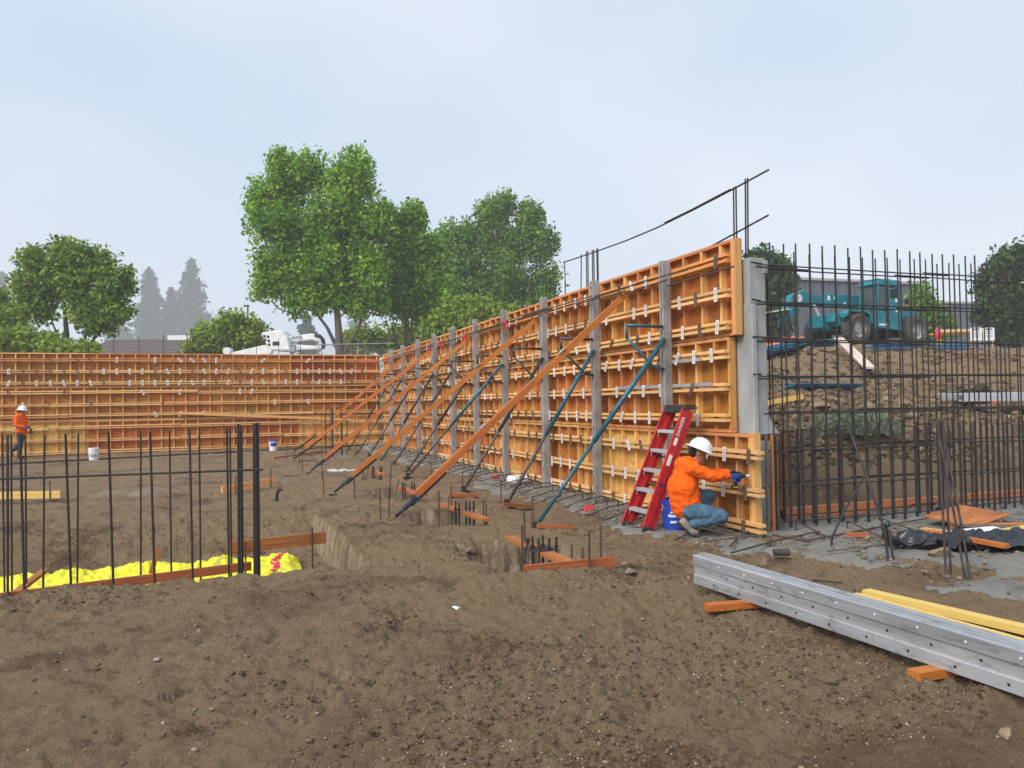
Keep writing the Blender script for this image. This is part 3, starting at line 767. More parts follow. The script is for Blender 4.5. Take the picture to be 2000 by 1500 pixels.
for ri, z in enumerate(ROWS):
    x = X0; j = 0
    while x < X1:
        L = min(random.choice([3.66, 4.88, 4.27]), X1 - x)
        dz = random.uniform(-0.03, 0.03) if ri > 2 else random.uniform(-.008, .008)
        for s_ in (1, -1):
            board('waler', (x + random.uniform(0, .06), BY - 0.044, z + s_ * 0.034 + dz), (x + L - 0.01, BY - 0.044, z + s_ * 0.034 + dz + random.uniform(-.015, .015)), 0.084, 0.038,
                  'lumber_red' if ri == 0 else random.choice(['lumber_waler', 'lumber_waler', 'lumber']), bw)
        x += L; j += 1
    x = X0 + 0.33
    while x < X1 - 0.5:
        p = {0: 0.5, 1: 0.95, 2: 0.9, 3: 0.22, 4: 0.2}.get(ri, 0.05)
        if random.random() < p:
            zinc = random.random() < (0.8 if -4.3 < x < 4.5 else 0.3)
            tilt = random.choice([0, 0, 0, 0.35, -0.4]) + random.uniform(-.08, .08)
            if ri == 0: tilt = random.choice([-0.8, 0.8, -0.7, 0.1])
            link('clamp', CL['clamp_zinc' if zinc else 'clamp_rust'], bw, (x, BY - 0.103, z), Quaternion((0, 1, 0), tilt), (1.25, 1, 1.1))
        x += 0.422
# a plank leaning loosely across the lower rows
tag(board('loose_plank', (-1.75, BY - 0.16, 1.44), (4.6, BY - 0.13, 1.05), 0.038, 0.10, 'lumber'), 'long loose plank lying slightly aslant along the back formwork', 'plank')

# ---- poured concrete between the right-hand forms, its end face showing
cw = thing('concrete_wall', 'grey poured concrete wall end standing out between the forms and the rebar', 'wall', (0, 0, 0))
MB().box((6.183, 7.95 + 11.6, 2.30), (0.242, 23.2 + 0.18, 2.2)).build('core', 'concrete', cw, bevel=0.008)
MB().box((6.198, 7.86 + 11.6, 0.55), (0.27, 23.2, 1.14)).build('lower_core', 'concrete', cw)
MB().box((6.085, 7.91, 2.01), (0.07, 0.2, 1.6)).build('patched_edge', 'concrete', cw, bevel=0.01)
MB().prism([(6.306, 1.21), (6.45, 1.21), (6.306, 1.42)], 7.85, 8.0, 'xz').build('spilled_lip', 'concrete', cw)
MB().box((6.295, 7.845, 3.29), (0.05, 0.04, 0.16)).build('chamfer_strip', 'concrete', cw)
# boards closing the bulkhead low down
for i, (x, wdt, mt) in enumerate([(6.15, 0.03, 'clamp_rust'), (6.27, 0.03, 'stained_board'), (6.38, 0.025, 'clamp_rust')]):
    board('bulkhead_board', (x, 7.72 + 0.05 * i, 0.03), (x, 7.72 + 0.05 * i, 1.2), 0.03, wdt, mt, cw, up=(1, 0, 0))


# ================================================================== POSTS, PIPE BRACES, WALKWAY BRACKETS
POST_Y = [9.34, 11.54, 13.75, 16.03, 18.15, 20.22, 22.25, 24.3, 26.6, 28.7]
POST_TOP = [3.60, 3.66, 3.68, 3.70, 3.72, 3.72, 3.72, 3.72, 3.70, 3.70]
mb = MB()
for s_ in (-1, 1):
    mb.prism([(-0.055, -0.5), (0.055, -0.5), (0.055, 0.5), (-0.055, 0.5)], s_ * 0.03 - 0.018, s_ * 0.03 + 0.018, 'xz')
PIPE_FOOT = [(3.78, 9.43), (4.22, 11.72), (4.16, 13.95), (3.70, 16.7), (4.1, 18.4), (4.2, 20.6), (4.2, 22.5), (4.2, 24.5), (4.2, 26.8), (4.2, 28.8)]
for i, y in enumerate(POST_Y):
    o_ = ORD[i]
    zt = POST_TOP[i]
    p = thing('steel_post', f'grey steel post upright against the right formwork, {o_} from the near end', 'post', (5.765, y, 0), group='steel posts along the right formwork')
    for s_ in (-1, 1):
        MB().box((0, s_ * 0.033, zt / 2), (0.13, 0.042, zt)).build('channel', 'post_steel', p, bevel=0.006)
    for zz in (0.35, 1.2, 2.05, 2.9, zt - 0.12):
        MB().box((-0.02, 0, zz), (0.09, 0.024, 0.06)).build('spacer', 'dark_pipe', p)
    # adjustable pipe brace
    fxp, fyp = PIPE_FOOT[i]
    b = thing('pipe_brace', f'slanting steel pipe brace on the {o_} post of the right formwork', 'brace', (fxp, fyp, 0), group='pipe braces of the right formwork')
    z0 = gz(fxp, fyp) + 0.03
    A = Vector((0, 0, z0)); B_ = Vector((5.70 - fxp, y - 0.07 - fyp, 2.50)); mid = A.lerp(B_, 0.46)
    upm = 'teal_pipe' if i < 2 else ('dark_pipe' if i != 3 else 'teal_pipe')
    MB().tube([mid - (B_ - A) * 0.02, B_], 0.034, 10).build('outer_pipe', upm, b, smooth=True)
    MB().tube([A + (B_ - A) * 0.03, mid], 0.026, 10).build('inner_pipe', 'teal_pipe' if i == 0 else 'brown_pipe', b, smooth=True)
    MB().tube([A + (B_ - A) * 0.16, A + (B_ - A) * 0.175], 0.045, 10).build('collar', 'brown_pipe', b)
    MB().box((0, 0, z0 - 0.015), (0.22, 0.13, 0.012)).box((0, 0.03, z0 + 0.03), (0.08, 0.01, 0.09)).box((0, -0.03, z0 + 0.03), (0.08, 0.01, 0.09)).build('foot_plate', 'dark_pipe', b)
    # walkway bracket hung on the post
    k = thing('walkway_bracket', f'dark tubular walkway bracket hung on the {o_} post of the right formwork', 'bracket', (5.69, y, 2.08), group='walkway brackets on the posts')
    yo = -0.05
    bm_ = 'teal_pipe' if i < 1 else 'dark_pipe'
    MB().tube([(0.0, yo, 0.59), (-0.58, yo, 0.60)], 0.023, 8).build('ledger_tube', bm_, k, smooth=True)
    MB().tube([(-0.57, yo, 0.615), (-0.57, yo, 0.42)], 0.023, 8).build('guard_socket', bm_, k, smooth=True)
    MB().tube([(-0.565, yo, 0.43), (-0.18, yo, 0.05), (-0.12, yo, 0.015), (0.0, yo, 0.0)], 0.021, 8).build('strut', bm_, k, smooth=True)

# ================================================================== WOODEN RAKING BRACES
BR = [(10.38, 10.47, 2.11, 3.25, 'navy_steel'), (14.03, 14.72, 1.83, 3.25, 'black_steel'), (18.5, 19.6, 1.88, 3.26, 'black_steel'), (22.5, 23.9, 1.80, 3.2, 'black_steel'), (26.3, 27.6, 2.1, 3.2, 'black_steel')]
for i, (yt, yb, xb, zt, tm) in enumerate(BR):
    o_ = ORD[i]
    b = thing('plank_brace', f'long orange plank brace leaning on the right formwork, {o_} from the near end', 'brace', (xb, yb, 0), group='plank braces of the right formwork')
    A = Vector((0, 0, gz(xb, yb) + 0.03)); B_ = Vector((5.74 - xb, yt - yb, zt))
    d = (B_ - A); L = d.length; d.normalize()
    side = d.cross(Vector((0, 0, 1))).normalized(); upv = side.cross(d)
    f0 = 0.10
    j1, j2 = 0.36, 0.70
    a0 = A + d * (L * f0)
    board('plank', a0 + upv * 0.03, B_ + upv * 0.03, 0.04, 0.092, 'brace_wood', b, up=upv)
    board('doubler_plank', a0 + upv * 0.028 + side * 0.041, A + d * (L * (0.58 + 0.04 * i)) + upv * 0.028 + side * 0.041, 0.036, 0.086, 'brace_wood', b, up=upv)
    for q in (j1, j2):
        MB().bar(A + d * (L * q) + upv * 0.082, A + d * (L * q + 0.12) + upv * 0.082, 0.086, 0.006, upv).build('splice_cleat', 'galv', b)
    # screw jack at the foot
    MB().bar(A + d * (L * f0 * 0.62) - upv * 0.035, A + d * (L * (f0 + 0.10)) - upv * 0.035, 0.07, 0.035, upv).build('jack_shoe', tm, b)
    MB().tube([A + d * 0.04, A + d * (L * f0 * 0.9)], 0.022, 8).build('jack_screw', tm, b, smooth=True)
    MB().tube([A + d * (L * 0.04), A + d * (L * 0.075)], 0.036, 8).build('jack_nut', tm, b)
    MB().box((0, 0, A.z - 0.02), (0.16, 0.12, 0.012)).build('foot_plate', 'black_steel', b)
    rod('ground_pin', (-0.16, 0.05, A.z - 0.25), (-0.17, 0.05, A.z + 0.42), 0.009, 'rebar_rust', b)

# ================================================================== LOOSE REBAR HUNG ALONG THE WALL NEAR THE TOP
hung = sorted([(7.6, 9.1, 3.22), (8.55, 9.9, 3.34), (9.0, 10.4, 3.28), (9.7, 11.3, 3.36), (10.2, 12.0, 3.30), (10.9, 13.4, 3.33), (11.4, 14.6, 3.38), (13.2, 16.2, 3.40), (13.0, 18.9, 3.36), (15.4, 21.0, 3.36), (15.8, 22.5, 3.31), (20.6, 26.0, 3.38), (20.9, 28.6, 3.33), (25.2, 30.4, 3.37)])
for i, (ya, yb, z) in enumerate(hung):
    xo = 5.64 - 0.02 * (i % 3)
    tag(rod('rebar_rod', (xo, ya, z), (xo + 0.02, yb, z + random.uniform(-.03, .03)), 0.011, 'rebar_rust'), f'rusty rebar rod hung level near the wall top, {ORD[i]} from the near end', 'rebar', 'rebar rods hung along the wall top')
def ribbon(px, label):
    o = thing('flagging_ribbon', label, 'ribbon', px)
    MB().lathe([(0.005, -0.07), (0.05, -0.05), (0.058, 0.0), (0.035, 0.05), (0.008, 0.07)], 7, 'y').build('knot', 'red_plastic', o)
    MB().quad((0, 0.02, 0), (-0.02, 0.1, -0.06), (0.01, 0.13, -0.16), (0.03, 0.05, -0.11)).quad((0, -0.03, 0.01), (0.02, -0.1, -0.02), (0.0, -0.15, -0.11), (-0.02, -0.06, -0.08)).build('tail', 'red_plastic', o)
ribbon((5.62, 15.55, 3.37), 'red flagging tied to the rods near the fourth post')
ribbon((5.62, 18.6, 3.32), 'red flagging tied to the rods near the fifth post')
ribbon((5.62, 20.9, 3.34), 'red flagging tied to the rods just past the sixth post')
ribbon((5.62, 28.5, 3.36), 'red flagging at the far end of the hung rods by the corner')

# ================================================================== REBAR ABOVE THE WALLS
wd = thing('wall_dowels', 'thin upright rebar dowels sticking out above the right formwork', 'rebar', (6.18, 0, 3.4))
def drel(p0, p1, r, parent, base, name='bar', mat='rebar'):
    return rod(name, Vector(p0) - base, Vector(p1) - base, r, mat, parent)
wb = Vector((6.18, 0, 3.4))
for (y, dy, zt) in [(8.24, 0.015, 4.40), (8.29, 0.02, 4.40), (8.00, 0.03, 4.44), (8.045, 0.03, 4.44), (12.20, 0, 4.36), (12.24, 0, 4.36), (12.36, 0.01, 4.37), (12.42, 0.01, 4.37), (12.6, 0.02, 4.39), (12.66, 0.02, 4.39), (12.88, 0.06, 4.38), (13.63, 0.0, 4.37)]:
    drel((6.18, y + dy, 3.3), (6.18, y, zt), 0.011, wd, wb)
y = 14.6
while y < 31:
    drel((6.18, y, 3.5), (6.18 + random.uniform(-.02, .02), y + random.uniform(-.04, .04), 4.33 + random.uniform(-.05, .05)), 0.009, wd, wb); y += 0.82
pts = [(7.58, 4.42), (8.3, 4.37), (9.2, 4.32), (10.2, 4.28), (11.2, 4.28), (12.3, 4.31), (13.66, 4.365)]
MB().tube([Vector((6.165, a, b)) - wb for a, b in pts], 0.012, 7).build('long_bar', 'rebar', wd)
MB().tube([Vector((6.14, a, b)) - wb for a, b in pts[1:3]] + [Vector((6.14, 9.9, 4.295)) - wb], 0.013, 7).build('lapped_bar', 'rebar', wd)
drel((6.16, 8.80, 3.72), (6.16, 7.60, 3.87), 0.012, wd, wb, 'short_bar')
bd = thing('wall_dowels', 'thin upright rebar dowels sticking out above the back formwork', 'rebar', (0, 31.5, 3.4))
bb = Vector((0, 31.5, 3.4)); x = -8.9
while x < 5.8:
    drel((x, 31.5, 0.05), (x + random.uniform(-.02, .02), 31.5, 4.36 + random.uniform(-.06, .06)), 0.011, bd, bb); x += 0.83

# ================================================================== REBAR CURTAIN ON THE RIGHT
mat_ = thing('rebar_curtain', 'tall double mat of dark rebar standing behind the worker on the right', 'rebar', (6.2, 7.9, 0))
mb0 = Vector((6.2, 7.9, 0))
def mrod(p0, p1, r, m='rebar', n='bar'): return rod(n, Vector(p0) - mb0, Vector(p1) - mb0, r, m, mat_)
HZ = [3.29, 2.83, 2.37, 1.91, 1.45, 0.99, 0.545, 0.11]
x = 6.33; k = 0
while x < 11.9:
    j = random.uniform(-.018, .018)
    mrod((x + j, 7.80, -0.02), (x + j + random.uniform(-.012, .012), 7.80, 3.60 + random.uniform(-.02, .02)), 0.0105)
    mrod((x + 0.028 + j, 7.805, -0.02), (x + 0.03 + j, 7.805, 1.24 + random.uniform(-.06, .06)), 0.0125, 'rebar', 'dowel')
    x += 0.205 + random.uniform(-.008, .008)
x = 6.26
while x < 12.1:
    j = random.uniform(-.02, .02)
    mrod((x + j, 8.08, -0.02), (x + j + random.uniform(-.015, .015), 8.08, 3.55 + random.uniform(-.03, .03)), 0.0095)
    mrod((x - 0.03 + j, 8.075, -0.02), (x - 0.028 + j, 8.075, 1.28 + random.uniform(-.06, .06)), 0.0115, 'rebar', 'dowel')
    x += 0.225 + random.uniform(-.008, .008)
for i, z in enumerate(HZ):
    for yy, zo in ((7.782, 0), (8.098, 0.012)):
        mrod((6.12 + random.uniform(0, .12), yy, z + zo + 0.01), (9.3, yy, z + zo + random.uniform(-.015, .015)), 0.0092)
        mrod((8.4 + random.uniform(-.6, .6), yy, z + zo + 0.026), (12.2, yy, z + zo + random.uniform(-.02, .03)), 0.0092)
    if i in (0, 1, 2, 3):
        mrod((6.05, 7.80, z + 0.04), (6.5 + random.uniform(0, 1.0), 8.02, z + 0.03), 0.011)
        mrod((6.1, 7.775, z - 0.02), (6.9, 7.775, z - 0.02 + random.uniform(-.02, .02)), 0.011)
mrod((6.45, 8.0, 1.15), (6.95, 7.95, 0.55), 0.011)
fb = thing('form_board', 'low orange edge board at the foot of the rebar curtain', 'board', (7.0, 8.45, 0))
board('board', (0, 0.02, 0.05), (2.6, 0.02, 0.055), 0.038, 0.13, 'lumber_red', fb)
board('board', (2.62, 0.02, 0.05), (5.2, 0.02, 0.05), 0.038, 0.13, 'lumber_red', fb)
board('cap_board', (0.0, 0.08, 0.14), (5.2, 0.08, 0.14), 0.10, 0.035, 'lumber_red', fb)
for i, xx in enumerate((7.1, 6.95)):
    tag(board('stake_board', (xx, 8.6, 0.0), (xx - 0.12 * i + 0.05, 8.62, 1.1 + 0.1 * i), 0.03, 0.12, 'stained_board', up=(1, 0, 0)),
        ['brown stake board standing just behind the left end of the rebar curtain', 'darker stake board leaning behind the left end of the rebar curtain'][i], 'stake')

# hooked bars standing out of the footing along the wall
hookM = MB(); hookM.tube([(0.06, 0, -0.06), (0.06, 0, 0.10), (0.045, 0, 0.135), (0.0, 0, 0.15), (-0.35, -0.02, 0.12), (-0.72, -0.05, 0.03)], 0.0095, 6)
hook_me = mesh_from('hook', hookM.v, hookM.f, 'rebar_rust')
y = 8.95
while y < 28.5:
    xx = 5.48 + random.uniform(-.05, .05)
    link('hooked_bar', hook_me, footing, (xx, y, 0.02), (0, random.uniform(-.05, .03), random.uniform(-.14, .14)))
    y += 0.44 + random.uniform(-.04, .05) if y < 14 else 0.6
for (a, b, cx_, cy_) in [(5.17, 7.74, 0.4, -0.35), (5.58, 7.02, -0.55, 0.4), (5.60, 7.00, 0.45, -0.1), (6.48, 7.62, -0.1, -0.7), (7.07, 7.41, -0.2, -0.8), (7.55, 7.35, 0.0, -0.65), (8.8, 7.2, 0.8, 0.1)]:
    MB().tube([(a, b, -0.03), (a, b, 0.12), (a + 0.04 * cx_, b + 0.04 * cy_, 0.145), (a + cx_, b + cy_, 0.05)], 0.0105, 6).build('hooked_bar', 'rebar_rust', footing)
for (p, q) in [((4.9, 6.75), (6.6, 7.35)), ((5.1, 7.05), (5.9, 7.75)), ((6.0, 6.95), (9.6, 7.75)), ((4.75, 7.6), (5.55, 8.15))]:
    MB().tube([(p[0], p[1], 0.05), ((p[0] + q[0]) / 2, (p[1] + q[1]) / 2 + .03, 0.06), (q[0], q[1], 0.06)], 0.011, 6).build('lying_bar', 'rebar_rust', footing)

# leaning sticks of rebar in front of the curtain
s_ = thing('crossed_rebar', 'two long dark rebar sticks crossing in an X before the curtain', 'rebar', (6.3, 6.3, 0))
bs = Vector((6.3, 6.3, 0))
def tb(pts, r, mat, par, base, n='bar'): return MB().tube([Vector(p) - base for p in pts], r, 7).build(n, mat, par)
tb([(6.24, 6.0, -0.05), (6.25, 6.04, 0.28), (6.24, 6.2, 0.7), (6.24, 6.5, 1.36)], 0.014, 'rebar', s_, bs)
tb([(6.28, 5.97, -0.05), (6.28, 6.02, 0.3)], 0.013, 'rebar', s_, bs, 'stub')
tb([(6.18, 6.72, -0.03), (6.2, 6.72, 0.12), (6.4, 6.75, 0.38), (7.13, 6.9, 1.08)], 0.013, 'rebar', s_, bs)
s2 = thing('rebar_pair', 'two pairs of rebar sticks leaning to the left beside the black sheet', 'rebar', (6.25, 5.2, 0))
bs2 = Vector((6.25, 5.2, 0))
for (xa, ya, xb_, yb_) in [(6.21, 5.31, 6.50, 5.60), (6.235, 5.28, 6.53, 5.57), (6.26, 5.15, 6.50, 5.62), (6.30, 5.13, 6.54, 5.60)]:
    tb([(xa, ya, -0.05), (xa * .7 + xb_ * .3, ya * .7 + yb_ * .3, 0.45), (xb_, yb_, 1.42)], 0.0115, 'rebar', s2, bs2)

# ================================================================== LEFT CAGE IN THE TRENCH
cg = thing('rebar_cage', 'row of slender upright rebar bars standing in the left trench', 'rebar', (-1.0, 8.6, -0.6))
cb = Vector((-1.0, 8.6, -0.6))
V_ = [(-2.03, -2.01, .2), (-1.985, -1.985, -.2), (-1.955, -1.95, .2), (-1.88, -1.845, -.15), (-1.838, -1.83, .2), (-1.677, -1.69, .25), (-1.498, -1.448, -.2), (-1.387, -1.40, .2), (-1.121, -1.08, -.2), (-0.83, -0.836, .25), (-0.745, -0.705, -.2), (-0.564, -0.553, .25), (-0.376, -0.35, -.2), (-0.282, -0.277, .25), (-0.014, 0.0, -.1), (0.017, 0.022, .1), (-2.4, -2.38, -.2), (-2.62, -2.6, .2), (-2.9, -2.93, -.2)]
for (xt, xb_, dy) in V_:
    k = (8.6 + dy) / 8.6
    xt2, xb2 = xt * k, xb_ * k
    zt = 1.656 + (1.42 - 1.656) * k
    rod('bar', Vector((xb2 + (xb2 - xt2) * 0.25, 8.6 + dy, -0.62)) - cb, Vector((xt2, 8.6 + dy, zt + random.uniform(-.02, .02))) - cb, 0.0115 if dy < 0 else 0.0095, 'rebar', cg)
rod('tie_bar', Vector((-3.2, 8.4, 1.02)) - cb, Vector((0.34, 8.4, 0.995)) - cb, 0.0115, 'rebar', cg)
hs = [(-8.5, 26.2), (-5.0, 27.3), (-2.0, 28.6), (1.2, 29.5), (3.6, 30.2), (5.2, 30.6)]
tag(MB().tube([(a, b, gz(a, b) + .03) for a, b in hs], .028, 6).build('hose', 'rubber'), 'thin dark hose lying on the dirt along the back formwork', 'hose')
for bi, (xx, yy, lab) in enumerate([(0.113, 8.55, 'thinner rebar bundle at the right end of the left cage, just left of the thickest'), (0.275, 8.6, 'thickest bundle of tied upright rebar closing the right end of the left cage')]):
    t_ = thing('rebar_bundle', lab, 'rebar', (xx, yy, -0.6))
    n = 4 if bi == 0 else 6
    for k in range(n):
        a = 6.283 * k / n + 0.4; rr = 0.020 if bi == 0 else 0.027
        rod('bar', (rr * math.cos(a) + 0.0, rr * math.sin(a), -0.05), (rr * 0.8 * math.cos(a) + 0.0, rr * math.sin(a) * 0.8, 2.02 + random.uniform(-.05, .06)), 0.0135, 'rebar', t_)
    if bi == 0: rod('bar', (-0.02, 0, 0), (-0.016, 0, 2.07), 0.012, 'rebar', t_)
    for zz in (0.7, 1.2, 1.7):
        MB().lathe([(rr + 0.017, zz - 0.004), (rr + 0.017, zz + 0.004)], 10).build('tie_wire', 'rebar_rust', t_)

# yellow sheet lying in the trench
n_u, n_v = 300, 60
U = np.linspace(0, 1, n_u); Vv = np.linspace(0, 1, n_v); UU, VV = np.meshgrid(U, Vv)
TX = -3.6 + 4.5 * UU + fbm(UU * 20, VV * 4, 0.5, 3, 5) * 0.08
TYn = 8.75 + 0.25 * UU; TYf = 11.45 - 0.5 * UU ** 2 + fbm(UU * 9, UU * 0, 1.0, 3, 15) * 0.3
TY = TYn + (TYf - TYn) * VV + fbm(UU * 12, VV * 4, 1.0, 3, 25) * 0.1
fold = fbm(UU * 22, VV * 5, 0.8, 4, 35, 0.55) - 1.1 * np.abs(fbm(UU * 42 + VV * 6, VV * 9 - UU * 8, 1.0, 4, 45)) + .2
TZ = ground_z(TX, TY, False) + 0.065 + 0.05 * (fold + 0.5) + 0.04 * np.exp(-((VV - 0.75) / 0.16) ** 2) * (0.7 + fold) 
TZ = TZ + 0.03 * sst(UU, 0.80, 0.95)
edge_ = np.minimum(np.minimum(UU * 30, (1 - UU) * 30), np.minimum(VV * 6, (1 - VV) * 6)); TZ = TZ - 0.12 * (1 - np.clip(edge_, 0, 1))
ti = np.arange(n_u * n_v).reshape(n_v, n_u)
TF = np.stack([ti[:-1, :-1], ti[:-1, 1:], ti[1:, 1:], ti[1:, :-1]], -1).reshape(-1, 4)
tp = thing('yellow_sheet', 'crumpled bright yellow plastic sheet lying in the left trench', 'tarp', (0, 0, 0))
o = link('sheet', mesh_np('sheet', np.stack([TX, TY, TZ], -1).reshape(-1, 3), TF, 'yellow_tarp', True), tp)
md = o.modifiers.new('thick', 'SOLIDIFY'); md.thickness = 0.006
# pink paint stroke on the sheet's right end, following its surface
st = [];
iu = [int(n_u * a) for a in (0.925, 0.935, 0.94, 0.95, 0.955, 0.965)]; 
P_ = np.stack([TX, TY, TZ], -1)
mbp = MB()
for q in range(9):
    r0 = 22 + q * 3; c0 = int(n_u * (0.905 + 0.05 * q / 14 + 0.008 * math.sin(q)))
    a_, b_, c_, d_ = (Vector(P_[min(r0 + dr, n_v - 1), min(c0 + dc, n_u - 1)]) + Vector((0, -0.004, 0.012)) for dr, dc in ((0, 0), (0, 5), (3, 5), (3, 0)))
    mbp.quad(a_, b_, c_, d_)
mbp.build('paint_stroke', 'pink_paint', tp)
tag(board('trench_board', (-2.1, 8.42, -0.10), (0.22, 8.68, -0.045), 0.036, 0.09, 'stained_board'), 'long brown board along the near side of the yellow sheet', 'board')
tag(board('trench_board', (-3.4, 8.5, -0.22), (-2.12, 8.42, -0.10), 0.036, 0.09, 'stained_board'), 'brown board end at the lower left corner of the frame in the trench', 'board')
tag(board('trench_cleat', (-2.0, 8.45, -0.16), (-1.78, 9.1, 0.0), 0.07, 0.036, 'stained_board'), 'short brown cleat slanting over the left end of the trench board', 'board')
tag(board('trench_cleat', (-0.78, 9.0, -0.10), (-0.70, 9.05, 0.16), 0.05, 0.036, 'stained_board', up=(0, 1, 0)), 'small upright brown cleat in the middle of the yellow sheet', 'board')
tag(rod('rebar_stake', (-0.78, 9.3, -0.5), (-0.77, 9.3, 0.36), 0.009, 'rebar_rust'), 'thin rebar stake behind the small brown cleat in the trench', 'stake')
tag(rod('rebar_stake', (-1.83, 9.3, -0.5), (-1.83, 9.3, 0.2), 0.009, 'rebar_rust'), 'thin rebar stake behind the slanting cleat in the trench', 'stake')
ob = thing('template_board', 'orange board on stakes bridging the right end of the trench', 'board', (0.5, 9.15, 0))
board('board', (-0.49, -0.06, 0.09), (0.56, 0.06, 0.11), 0.038, 0.135, 'stained_board', ob, )
rod('stake', (0.40, 0.0, -0.5), (0.40, 0.0, 0.25), 0.010, 'rebar_rust', ob)
rod('stake', (-0.33, -0.09, -0.6), (-0.33, -0.09, 0.15), 0.010, 'rebar_rust', ob)
# template boards across the middle distance
for i, (p, q, lab) in enumerate([((-4.6, 16.5, .11), (-2.84, 15.85, .12), 'yellowish board on stakes at the left edge beyond the trench'), ((-0.12, 15.54, .08), (0.86, 16.2, .14), 'yellowish board on stakes behind the right end of the left cage')]):
    t_ = thing('template_board', lab, 'board', (p[0], p[1], 0))
    d = Vector(q) - Vector(p)
    board('board', (0, 0, p[2]), (d.x, d.y, q[2]), 0.038, 0.13, 'lumber_yellow' if i == 0 else 'lumber', t_)
    for f in ((0.9, 0.25), (0.3, 0.22)) if i == 0 else ((0.25, 0.2), (0.93, 0.28)):
        rod('stake', (d.x * f[0], d.y * f[0] - 0.03, -0.25), (d.x * f[0], d.y * f[0] - 0.03, 0.12 + f[1]), 0.011, 'rebar_rust', t_)

# ================================================================== FOOTING PIT TEMPLATES WITH ANCHOR BOLTS
def pit_template(label, ox, oy, boards, bolts, stakes):
    t_ = thing('anchor_template', label, 'template', (ox, oy, 0))
    b0 = Vector((ox, oy, 0))
    for (p, q, w, th, m) in boards: board('board', Vector(p) - b0, Vector(q) - b0, w, th, m, t_)
    for (bx, by) in bolts:
        rod('anchor_bolt', Vector((bx, by, -0.32)) - b0, Vector((bx, by, 0.20)) - b0, 0.013, 'black_steel', t_)
        MB().lathe([(0.024, 0.0), (0.024, 0.022)], 6, 'z', Vector((bx, by, 0.085)) - b0).build('nut', 'black_steel', t_)
    for (sx, sy, tx, ty, z1) in stakes:
        rod('stake', Vector((sx, sy, -0.5)) - b0, Vector((tx, ty, z1)) - b0, 0.011, 'rebar_rust', t_)
pit_template('orange board template with anchor bolts over the nearest footing pit', 3.13, 7.8,
    [((3.13, 8.62, .05), (3.13, 7.86, .05), 0.14, 0.038, 'stained_board'), ((3.13, 7.50, .055), (3.17, 6.86, .05), 0.14, 0.038, 'stained_board'), ((2.63, 6.86, .03), (3.56, 6.80, .045), 0.038, 0.14, 'stained_board')],
    [(3.08, 7.76), (3.20, 7.76), (3.08, 7.58), (3.20, 7.58), (3.30, 7.62), (2.98, 7.66)],
    [(2.96, 7.76, 2.96, 7.76, .33), (3.12, 8.1, 3.12, 8.1, .42), (3.27, 6.77, 3.27, 6.75, .40), (3.62, 7.2, 3.62, 7.2, .36), (2.75, 7.2, 3.02, 7.7, .2), (3.30, 7.25, 3.31, 7.25, .18), (3.47, 7.35, 3.48, 7.35, .12), (3.0, 7.4, 3.0, 7.4, .25)])
MB().box((0.0, -0.13, 0.075), (0.3, 0.3, 0.006)).build('steel_plate', 'black_steel', bpy.data.objects['anchor_template'])
pit_template('orange board template with anchor bolts over the second footing pit', 3.25, 11.0,
    [((3.20, 11.95, .04), (3.25, 11.20, .04), 0.14, 0.038, 'stained_board'), ((3.25, 10.85, .04), (3.33, 10.05, .04), 0.14, 0.038, 'stained_board')],
    [(3.15, 11.0), (3.31, 11.0), (3.15, 10.82), (3.31, 10.82), (3.4, 10.9)],
    [(3.0, 11.4, 3.0, 11.4, .33), (3.25, 11.6, 3.25, 11.6, .36), (2.9, 10.6, 3.1, 11.2, .25), (3.45, 10.5, 3.46, 10.5, .2), (3.55, 10.9, 3.55, 10.9, .2)])
for (cx_, cy_, lab) in [(3.1, 14.1, 'orange board template with stakes over the third footing pit, behind the near plank brace'), (3.25, 18.1, 'small dark template with stakes over the farthest footing pit')]:
    pit_template(lab, cx_, cy_, [((cx_, cy_ + .7, .04), (cx_ + .05, cy_ - .6, .04), 0.14, 0.038, 'stained_board')],
        [(cx_ - .08, cy_), (cx_ + .1, cy_), (cx_ - .08, cy_ - .2), (cx_ + .1, cy_ - .2)],
        [(cx_ - .25, cy_ + .3, cx_ - .25, cy_ + .3, .35), (cx_ + .3, cy_ - .3, cx_ + .3, cy_ - .3, .3), (cx_ - .4, cy_ - .4, cx_ - .15, cy_, .25)])
# lone stakes
for (sx, sy, h, lab) in [(2.10, 10.72, .42, 'thin rebar stake just left of the near plank brace foot'), (4.09, 13.8, .38, 'thin rebar stake by the foot of the third pipe brace'), (4.13, 11.76, .43, 'thin rebar stake by the foot of the second pipe brace'), (3.75, 9.44, .45, 'thin rebar stake by the foot of the first pipe brace'), (2.06, 13.59, .4, 'thin rebar stake out in front of the second plank brace'), (1.94, 17.5, .45, 'thin rebar stake in front of the third plank brace'), (4.3, 17.0, .4, 'thin rebar stake by the foot of the fourth pipe brace'), (1.9, 22.9, .4, 'thin rebar stake in front of the fourth plank brace')]:
    tag(rod('rebar_stake', (sx, sy, -0.2), (sx + .005, sy, gz(sx, sy) + h), 0.0105, 'rebar_rust'), lab, 'stake', 'rebar stakes in the dirt')
for (p, q, w, lab, m) in [((3.69, 9.12), (4.2, 9.12), .05, 'short rusty brown board lying by the first pipe brace foot', 'stained_board'), ((3.95, 11.2), (4.5, 11.3), .06, 'short brown board lying by the second pipe brace foot', 'stained_board'), ((3.6, 13.0), (4.1, 12.97), .07, 'thin rusty plank lying past the second footing pit', 'stained_board'), ((1.3, 25.0), (3.1, 27.3), .05, 'dark plank lying flat near the far plank braces', 'stained_board')]:
    tag(board('scrap_board', (p[0], p[1], gz(*p) + .05), (q[0], q[1], gz(*q) + .05), w, 0.05, m), lab, 'board')

